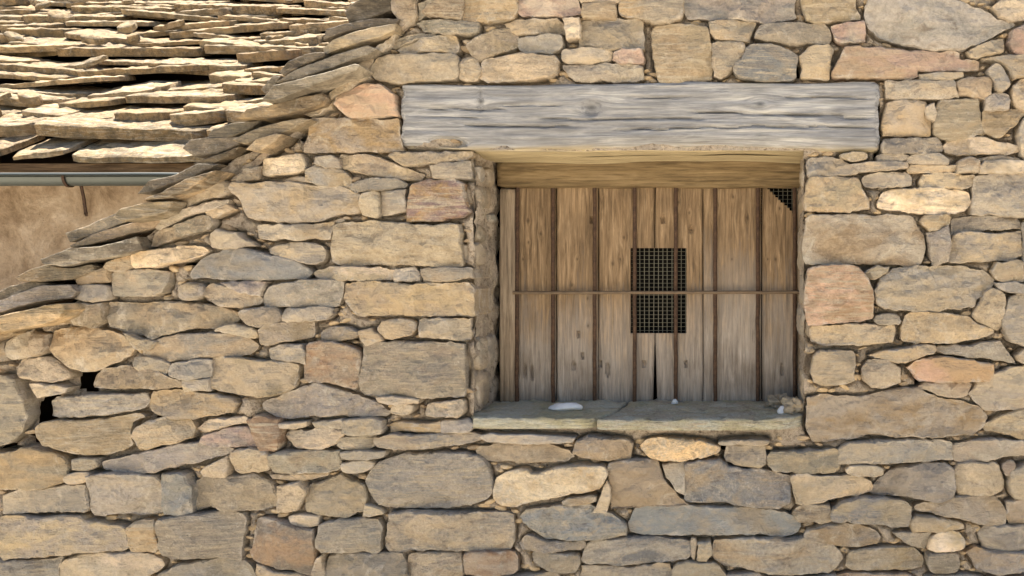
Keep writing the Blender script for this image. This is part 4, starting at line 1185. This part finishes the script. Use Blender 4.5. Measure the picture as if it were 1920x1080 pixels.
# planks; the middle ones are cut round the hatch, the last one has lost its corner
YP = 0.262
PX = [966, 1043, 1121, 1228, 1318, 1428, 1496]
HATCH = (1182, 1287, 465, 625)
SLOTS = [(984, 697, 3, 11), (997, 699, 3, 13), (1092, 668, 3.2, 6), (1076, 686, 3.5, 6), (1125, 683, 3, 6), (1139, 694, 3.2, 12), (1207, 682, 3.2, 6), (1286, 682, 3.2, 5), (1467, 693, 3, 9), (1243, 411, 4, 6), (1084, 627, 3, 4), (1296, 430, 4, 5), (1110, 412, 3, 5)]
def plank(px0, px1, k):
    y0 = YP + random.Random(k).uniform(-0.003, 0.004); th = 0.022
    stp = 2.6
    xs_ = np.linspace(px0 + 0.8, px1 - 0.8, max(6, int((px1 - px0) / 2.4)))
    top_, bot_ = PL_TOP, PL_BOT
    ys_ = np.linspace(top_, bot_, 84)
    # snap rows and columns to the hatch so the cut is straight
    for e_ in HATCH[:2]:
        if px0 < e_ < px1: xs_[np.argmin(abs(xs_ - e_))] = e_
    for e_ in HATCH[2:]: ys_[np.argmin(abs(ys_ - e_))] = e_
    V, F = [], []
    nx, ny = len(xs_), len(ys_)
    off = Vector((k * 11.3, k * 5.1, 0))
    for lay in (0, 1):
        for y in ys_:
            for x in xs_:
                # a little taper and wander of the sawn edges
                edge = min(x - px0, px1 - x)
                xx = x
                if x > px1 - 4 and k == 2: xx -= 3.6 * max(0, (y - 640) / 120)     # the split that opens at the foot
                if x < px0 + 4 and k == 3: xx += 3.6 * max(0, (y - 640) / 120)
                p = P(xx, y, y0)
                g = nz(Vector((x / 5.5, y / 110, 0)) + off) + 0.6 * nz(Vector((x / 2.6, y / 60, 4)) + off)
                d = 0.0026 * g + 0.003 * nz(Vector((x / 40, y / 90, 8)) + off)
                if edge < 3: d -= 0.004
                for (hx, hy, rx, ry) in SLOTS:
                    t = ((x - hx) / rx) ** 2 + ((y - hy) / ry) ** 2
                    if t < 1.3: d -= 0.014 * min(1, 1.3 - t + .3)
                V.append((p.x, y0 - d if lay == 0 else y0 + th, p.z))
    def gone(x, y):
        if HATCH[0] < x < HATCH[1] and HATCH[2] < y < HATCH[3]: return True
        if k == 5 and (x - 1437) / 60.0 > (y - 352) / 56.0: return True
        return False
    nn = nx * ny
    for j in range(ny - 1):
        for i in range(nx - 1):
            if gone((xs_[i] + xs_[i + 1]) / 2, (ys_[j] + ys_[j + 1]) / 2): continue
            a_ = j * nx + i
            F.append((a_, a_ + nx, a_ + nx + 1, a_ + 1))
            F.append((nn + a_, nn + a_ + 1, nn + a_ + nx + 1, nn + a_ + nx))
    cnt = {}
    for f in F:
        for i in range(4):
            cnt[(f[i], f[(i + 1) % 4])] = 1
    for ed in list(cnt):
        if (ed[1], ed[0]) not in cnt and ed[0] < nn and ed[1] < nn:
            F.append((ed[1], ed[0], ed[0] + nn, ed[1] + nn))
    ctr = P((px0 + px1) / 2, (top_ + bot_) / 2, y0)
    me = mesh_from('plank', [Vector(v) - ctr for v in V], F, True, 45)
    bm = bmesh.new(); bm.from_mesh(me)
    bmesh.ops.delete(bm, geom=[v for v in bm.verts if not v.link_faces], context='VERTS')
    bm.to_mesh(me); bm.free()
    link('plank', me, window, M_PLANK, ctr)
for k in range(6):
    plank(PX[k], PX[k + 1], k)

def rod(name, a_, b_, r, mat, parent, seg=8, wob=0.0008, seed=0):
    n_ = 24
    V, F = [], []
    ax = (b_ - a_).normalized()
    u = ax.orthogonal().normalized(); v = ax.cross(u)
    ctr = (a_ + b_) / 2
    for j in range(n_ + 1):
        c = a_.lerp(b_, j / n_) + u * wob * nz(Vector((j * .5, seed, 0))) * 2 + v * wob * nz(Vector((j * .5, seed, 9))) * 2
        for i in range(seg):
            t = 6.283 * i / seg
            V.append(c + (u * math.cos(t) + v * math.sin(t)) * r - ctr)
    for j in range(n_):
        for i in range(seg):
            k = j * seg + i; k2 = j * seg + (i + 1) % seg
            F.append((k, k2, k2 + seg, k + seg))
    F += [tuple(range(seg))[::-1], tuple(range(n_ * seg, n_ * seg + seg))]
    return link(name, mesh_from(name, V, F, True, 60), parent, mat, ctr)
YB = YP - 0.016
for i, x in enumerate((970, 1037, 1115, 1190, 1267, 1341, 1421, 1490)):
    xb = x + (0 if i else -1)
    rod('iron_bar', P(xb, 762, YB), P(x, 340, YB), 0.0068, M_RUST, window, seed=i)
M_STEEL = plain_material('grey_iron', lin((104, 88, 70)), 0.7, 0.3, 40, bump=0.001)
rod('crossbar', P(962, 549, YB - 0.010), P(1502, 548, YB - 0.010), 0.0056, M_STEEL, window, seed=50)

def wire(px0, px1, py0, py1, y, name='wire_mesh'):
    V, F = [], []
    def bar(a_, b_, r):
        b0 = len(V)
        d = (b_ - a_).normalized(); u = Vector((0, 1, 0)); w = d.cross(u)
        for c in (a_, b_):
            for (s, t) in ((-1, -1), (1, -1), (1, 1), (-1, 1)):
                V.append(c + u * r * s + w * r * t)
        for i in range(4):
            j = (i + 1) % 4
            F.append((b0 + i, b0 + j, b0 + 4 + j, b0 + 4 + i))
    x = px0
    while x <= px1:
        bar(P(x + 1.6 * nz(Vector((x, 1, 0))), py0, y), P(x + 1.6 * nz(Vector((x, 7, 0))), py1, y), 0.0011); x += 8.6
    q = py0
    while q <= py1:
        bar(P(px0, q, y + 0.0029), P(px1, q, y + 0.0029), 0.0007); q += 7.4
    ctr = P((px0 + px1) / 2, (py0 + py1) / 2, y)
    me = mesh_from(name, [v - ctr for v in V], F, False)
    link(name, me, window, plain_material('galvanised_wire', lin((104, 100, 86)), 0.6, 0.2, 80, metal=0.3, bump=0), ctr)
wire(1174, 1296, 457, 634, YP + 0.032)
wire(1425, 1500, 344, 420, YP + 0.032)
# shallow box behind the planks, the room's shade painted on as near black
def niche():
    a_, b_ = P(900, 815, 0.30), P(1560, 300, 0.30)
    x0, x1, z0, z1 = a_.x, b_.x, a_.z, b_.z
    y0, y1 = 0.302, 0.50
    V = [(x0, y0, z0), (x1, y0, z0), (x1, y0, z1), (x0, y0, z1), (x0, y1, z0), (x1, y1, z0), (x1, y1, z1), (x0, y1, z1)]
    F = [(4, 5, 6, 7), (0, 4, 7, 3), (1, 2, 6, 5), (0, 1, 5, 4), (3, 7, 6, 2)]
    link('black_room_box', mesh_from('black_room_box', V, F, False), window, M_DARK)
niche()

# ---- sill: two slate flags with a break between
def sill(poly_top, th, seed, name='sill_slab'):
    """poly_top: points (px, py_front_ref, y) given as (world x, y) plan outline; rises slightly to the back"""
    pts = np.array(poly_top) * 600.0
    zf = P(0, 787, -0.02).z
    def mp(u, v, h):
        x, y = u / 600.0, v / 600.0
        return Vector((x, y, zf + 0.06 * (y + 0.02) + h))
    me, cw = slab(name, pts, mp, th, step=7, rnd=6, bulge=0.006, rough=0.006, tilt=0.0, seed=seed, wob=1.6, layered=0.0, facet=0.1)
    return link(name, me, house, M_SILL, cw)
X = lambda px: P(px, 0, 0).x
sill([(X(872), -0.022), (X(960), -0.030), (X(1050), -0.028), (X(1104), -0.026), (X(1132), 0.03), (X(1150), 0.10), (X(1160), 0.30), (X(872), 0.30)], 0.026, 61)
sill([(X(1114), -0.040), (X(1200), -0.046), (X(1300), -0.050), (X(1400), -0.048), (X(1470), -0.036), (X(1496), -0.01), (X(1512), 0.05), (X(1516), 0.30), (X(1166), 0.30), (X(1156), 0.10), (X(1140), 0.03)], 0.027, 62)

# ================================================================== loose things on the sill
def pebble(name, px, y, sx, sy, sz, mat, label, cat, seed, rz=0.0, zoff=0.0, group=None, rough=0.0):
    bm = bmesh.new(); bmesh.ops.create_icosphere(bm, subdivisions=3, radius=1.0)
    off = Vector((seed * 3.3, seed, 0))
    for v in bm.verts:
        d = v.co.normalized()
        r = 1 + (0.28 + rough) * nz(d * 1.3 + off) + (0.12 + rough) * nz(d * 3.5 + off)
        v.co = Vector((d.x * sx * r, d.y * sy * r, max(-0.35, d.z) * sz * r))
    me = bpy.data.meshes.new(name); bm.to_mesh(me); bm.free()
    me.polygons.foreach_set('use_smooth', [rough == 0] * len(me.polygons))
    zf = P(0, 787, -0.02).z + 0.06 * (y + 0.02) + 0.006
    x = P(px, 0, y).x
    o = link(name, me, None, mat, (x, y, zf + 0.35 * sz - 0.002 + zoff))
    o.rotation_euler = (0, 0, rz)
    tag(o, label, cat, group)
    return o
M_WHITE = plain_material('white_stone', lin((214, 212, 208)), 0.8, 0.12, 40)
M_CRUMB = stone_material('mortar_crumb', attr=False, base=lin((176, 160, 134)), tint=lin((140, 130, 112)), aniso=(1, 1, 1))
pebble('flat_pebble', 1061, 0.125, 0.054, 0.034, 0.016, M_WHITE, 'flat white pebble lying on the left sill slab', 'pebble', 3)
pebble('mortar_lump', 1458, 0.165, 0.040, 0.034, 0.030, M_CRUMB, 'crumbled grey mortar lump in the right back corner of the sill', 'rubble', 8, 0.4, rough=0.3)
pebble('mortar_lump', 1487, 0.075, 0.036, 0.050, 0.036, M_CRUMB, 'larger mortar lump against the right jamb on the sill', 'rubble', 12, 0.2, rough=0.3)
pebble('stone_chip', 1468, 0.055, 0.020, 0.015, 0.016, M_WHITE, 'small white stone chip beside the mortar lump on the sill', 'stone chip', 15, 0.6)
pebble('stone_chip', 1265, 0.215, 0.011, 0.009, 0.011, M_WHITE, 'tiny pale chip at the foot of the planks', 'stone chip', 17, 0.3)

# ================================================================== the neighbour's house behind
nb = link('neighbour_house', None)
tag(nb, 'plastered house behind with a sunlit slab roof and metal gutter', 'house')
YE = 2.9                                       # depth of its eaves
PITCH = math.radians(26)
ze = P(0, 318, YE).z
def nb_x(px, D): return CX + (px - VX) / PXM * (DIST + D) / DIST
m, nt, b = new_mat('pink_lime_plaster'); n = N(nt)
tc = n.add('ShaderNodeTexCoord')
f1 = n.noise(tc.outputs['Object'], 4, 6, 0.65, 0.4); f2 = n.noise(tc.outputs['Object'], 40, 4, 0.7)
c = n.ramp(f1, [(0.34, lin((126, 106, 84))), (0.5, lin((160, 140, 116))), (0.66, lin((186, 168, 146)))])
n.lk(n.mix(1.0, c, n.ramp(f2, [(0.3, 0.82), (0.7, 1.12)]), 'MULTIPLY'), b.inputs['Base Color'])
b.inputs['Roughness'].default_value = 0.95
n.lk(n.bump(f1, 0.7, 0.05, n.bump(f2, 0.5, 0.01)), b.inputs['Normal'])
M_PLASTER = m
x0, x1 = -9.0, nb_x(640, YE)
def gridwall():
    V, F = [], []
    xs_ = np.linspace(x0, x1, 90); zs_ = np.linspace(0, ze - 0.02, 60)
    for z in zs_:
        for x in xs_:
            V.append((x, YE + 0.34 - 0.03 * nz(Vector((x * 2.5, z * 2.5, 0))) - 0.012 * nz(Vector((x * 9, z * 9, 3))), z))
    nx = len(xs_)
    for j in range(len(zs_) - 1):
        for i in range(nx - 1):
            k = j * nx + i; F.append((k, k + 1, k + nx + 1, k + nx))
    link('wall', mesh_from('wall', V, F, True, 0), nb, M_PLASTER)
gridwall()
def box(name, lo, hi, mat, parent):
    V = [(x, y, z) for z in (lo[2], hi[2]) for y in (lo[1], hi[1]) for x in (lo[0], hi[0])]
    F = [(0, 2, 3, 1), (4, 5, 7, 6), (0, 1, 5, 4), (2, 6, 7, 3), (0, 4, 6, 2), (1, 3, 7, 5)]
    c = (Vector(lo) + Vector(hi)) / 2
    me = mesh_from(name, [Vector(v) - c for v in V], F, False)
    return link(name, me, parent, mat, c)
M_EAVE = wood_material('brown_eaves_wood', (lin((78, 60, 42)), lin((104, 82, 58)), lin((128, 104, 76))), 'x')
box('eaves_board', (x0, YE - 0.06, ze - 0.085), (x1, YE - 0.02, ze + 0.03), M_EAVE, nb)
# rough under-slates and rafters' ends in the shade of the eaves
far_roof = link('roof', None, nb)
ROWS, EXPO = 34, 0.205
cosP, sinP = math.cos(PITCH), math.sin(PITCH)
def roof_pt(x, s, h):        # s along the slope from the eave, h off the boards
    return Vector((x, YE + s * cosP - h * sinP, ze + s * sinP + h * cosP))
def far_boards():
    V = [roof_pt(x0, -0.02, 0), roof_pt(x1, -0.02, 0), roof_pt(x1, 8.0, 0), roof_pt(x0, 8.0, 0)]
    V += [v + Vector((0, 0, -0.06)) for v in V]
    F = [(0, 1, 2, 3), (4, 7, 6, 5), (0, 4, 5, 1), (1, 5, 6, 2), (0, 3, 7, 4)]
    link('roof_boards', mesh_from('roof_boards', V, F, False), far_roof, M_DECK)
far_boards()
def far_body():
    a_ = roof_pt(x0, 0.4, -0.12); c_ = roof_pt(x0, 8.0, -0.12)
    V = [(x, y, z) for x in (x0, x1) for (y, z) in ((YE + 0.42, 0), (YE + 0.42, a_.z), (c_.y, c_.z), (c_.y, 0))]
    F = [(0, 1, 2, 3), (4, 7, 6, 5), (0, 4, 5, 1), (1, 5, 6, 2), (2, 6, 7, 3), (0, 3, 7, 4)]
    link('house_body', mesh_from('house_body', V, F, False), nb, M_PLASTER)
far_body()
FARCOL = [tuple(tuple(v * q for v, q in zip(c, (0.90, 0.79, 0.62))) for c in pr) for pr in [((196, 176, 140), (168, 148, 116)), ((182, 160, 128), (205, 184, 146)), ((204, 186, 150), (172, 150, 118)), ((190, 158, 130), (170, 142, 118)), ((160, 146, 122), (186, 166, 132))]]
rs = random.Random(21)
HV, HF = [], []
for r in range(ROWS):
    D = YE + r * EXPO * cosP
    xl, xr, xv = nb_x(-120, D), x1 - 0.15, nb_x(740, D)
    x = xl + rs.uniform(-0.3, 0.0)
    while x < xr:
        w = rs.choice([rs.uniform(0.3, 0.5), rs.uniform(0.5, 1.15)])
        th = rs.choice([rs.uniform(0.025, 0.045), rs.uniform(0.04, 0.075)])
        if r == 0: th = rs.uniform(0.022, 0.038); w *= 0.8
        ln = EXPO * rs.uniform(2.3, 2.9)
        s0 = r * EXPO + rs.uniform(-0.075, 0.075)
        if r == 0: s0 = rs.uniform(-0.10, -0.02); h_eave = 1
        skew = rs.uniform(-0.09, 0.09)
        # outline in plan, lower edge irregular
        k_ = 600.0
        pts = []
        nlow = max(3, int(w / 0.12))
        cl, cr = rs.uniform(0.0, 0.09), rs.uniform(0.0, 0.09)
        pts.append((x + 0.008, s0 + cl))
        for q in range(1, nlow):
            t = q / nlow
            pts.append((x + w * t, s0 + skew * (t - .5) + rs.uniform(-0.03, 0.03)))
        pts.append((x + w - 0.012, s0 + cr))
        pts.append((x + w - 0.012, s0 + ln)); pts.append((x + 0.008, s0 + ln))
        pts = np.array(pts) * k_
        h0 = 0.020 + th + rs.uniform(0, 0.025)
        lift = rs.uniform(0.12, 0.24) if r else rs.uniform(0.03, 0.07)          # the butt stands proud of the course below
        roll = rs.uniform(-0.10, 0.10)
        def mp(u, v, h, s0=s0, h0=h0, lift=lift, roll=roll, xc=x + w / 2, ln=ln):
            uu, vv = u / k_, v / k_
            hh = h0 + (1 - (vv - s0) / ln) * lift * 0.55 + roll * (uu - xc)
            return roof_pt(uu, vv, hh + h)
        kw = dict(step=30, rnd=10, bulge=0.006, rough=0.014, tilt=0.0, seed=int(x * 1000) + r, wob=3.2, facet=0.0)
        if x > xv:                              # behind the gable, not in the picture
            vv, ff, cw = slab('slate', pts, mp, th, raw=True, **kw)
            b0 = len(HV)
            HV += [q + cw for q in vv]; HF += [tuple(b0 + q for q in f) for f in ff]
            x += w + rs.uniform(0.0, 0.03)
            continue
        me, cw = slab('slate', pts, mp, th, **kw)
        # close the underside so the slate is solid
        o = link('slate', me, far_roof, M_FARSLATE, cw)
        c_ = rs.choice(FARCOL)
        o.color = (*lin(jit(c_[0], rs, 14)), 1); o['tint'] = list(lin(jit(c_[1], rs, 12)))
        x += w + rs.uniform(-0.03, 0.015)

o = link('further_slates', mesh_from('further_slates', HV, HF, True, 42), far_roof, stone_material('further_slate', attr=False, base=lin((176, 148, 104)), tint=lin((150, 130, 98)), moss=0.6))
o['kind'] = 'stuff'
# broken bits of slate that have slid down and lie across the courses
for q in range(34):
    s_ = rs.uniform(0.2, 6.0)
    D = YE + s_ * cosP
    xx = rs.uniform(nb_x(-60, D), min(nb_x(620, D), x1))
    w, l_ = rs.uniform(0.10, 0.30), rs.uniform(0.06, 0.14)
    pts = [(w * math.cos(t) * rs.uniform(.7, 1.1) * .5, l_ * math.sin(t) * rs.uniform(.7, 1.1) * .5) for t in [6.283 * k / 8 for k in range(8)]]
    pts = np.array(pts) * 600.0
    th = rs.uniform(0.02, 0.05)
    rl, rp, hb = rs.uniform(-0.35, 0.35), rs.uniform(-0.1, 0.35), rs.uniform(0.16, 0.22)
    def mp(u, v, h, xx=xx, s_=s_, rl=rl, rp=rp, hb=hb):
        uu, vv = u / 600.0, v / 600.0
        return roof_pt(xx + uu, s_ + vv, hb + h + rl * uu + rp * vv)
    me, cw = slab('slate', pts, mp, th, step=20, rnd=8, bulge=0.006, rough=0.014, tilt=0.0, seed=5000 + q, wob=3.0, facet=0.0)
    o = link('slate', me, far_roof, M_FARSLATE, cw)
    c_ = rs.choice(FARCOL)
    o.color = (*lin(jit(c_[0], rs, 14)), 1); o['tint'] = list(lin(jit(c_[1], rs, 12)))

# gutter
def gutter():
    r = 0.052
    ya = YE - 0.25
    zc = P(0, 329, ya).z
    xa, xb = x0, x1
    V, F = [], []
    prof = []
    for i in range(13):
        t = math.pi + math.pi * i / 12
        prof.append((math.cos(t) * r, math.sin(t) * r))
    for i in range(7):                         # rolled front rim
        t = -math.pi / 2 + i * math.pi * 1.5 / 6
        prof.insert(0, (-r - 0.011 + 0.012 * math.cos(t), 0.012 * math.sin(t) + 0.006))
    inner = [(a_ * 0.93, b_ * 0.93 + 0.001) for a_, b_ in prof[7:]][::-1]
    prof = prof + inner
    nseg = 40
    for j in range(nseg + 1):
        x = xa + (xb - xa) * j / nseg
        sag = -0.010 * (x - xa) / (xb - xa) + 0.004 * nz(Vector((x * 1.3, 0, 0)))
        for (a_, b_) in prof:
            V.append((x, ya + a_, zc + b_ + sag))
    n_ = len(prof)
    for j in range(nseg):
        for i in range(n_):
            k = j * n_ + i; k2 = j * n_ + (i + 1) % n_
            F.append((k, k + n_, k2 + n_, k2))
    me = mesh_from('gutter', V, F, True, 40)
    bm = bmesh.new(); bm.from_mesh(me); bmesh.ops.recalc_face_normals(bm, faces=bm.faces); bm.to_mesh(me); bm.free()
    g = link('gutter', me, nb, plain_material('zinc', lin((88, 92, 86)), 0.5, 0.12, 8, metal=0.3, bump=0.0, spec=0.5))
    for px in (-60, 182):
        xx = nb_x(px, YE)
        V, F = [], []
        w = 0.016
        pp = [(math.cos(t) * (r + 0.005), math.sin(t) * (r + 0.005)) for t in [math.pi + math.pi * i / 10 for i in range(11)]]
        pp += [(0.09, -0.02), (0.12, -0.11), (0.14, -0.20)]
        for (a_, b_) in pp:
            for s in (-1, 1):
                V.append((xx + s * w / 2, ya + a_, zc + b_ - 0.006))
        for (a_, b_) in pp:
            for s in (-1, 1):
                V.append((xx + s * w / 2, ya + a_ * 1.10, zc + b_ * 1.10 - 0.006))
        m_ = 2 * len(pp)
        for i in range(len(pp) - 1):
            k = 2 * i
            F += [(k, k + 1, k + 3, k + 2), (m_ + k, m_ + k + 2, m_ + k + 3, m_ + k + 1), (k, k + 2, m_ + k + 2, m_ + k), (k + 1, m_ + k + 1, m_ + k + 3, k + 3)]
        link('bracket', mesh_from('bracket', V, F, False), g, M_RUST)
gutter()
print('stones', len(stones), 'packing', n_pack, 'objects', len(bpy.data.objects), 'tris', sum(len(o.data.polygons) for o in bpy.data.objects if o.type == 'MESH'))
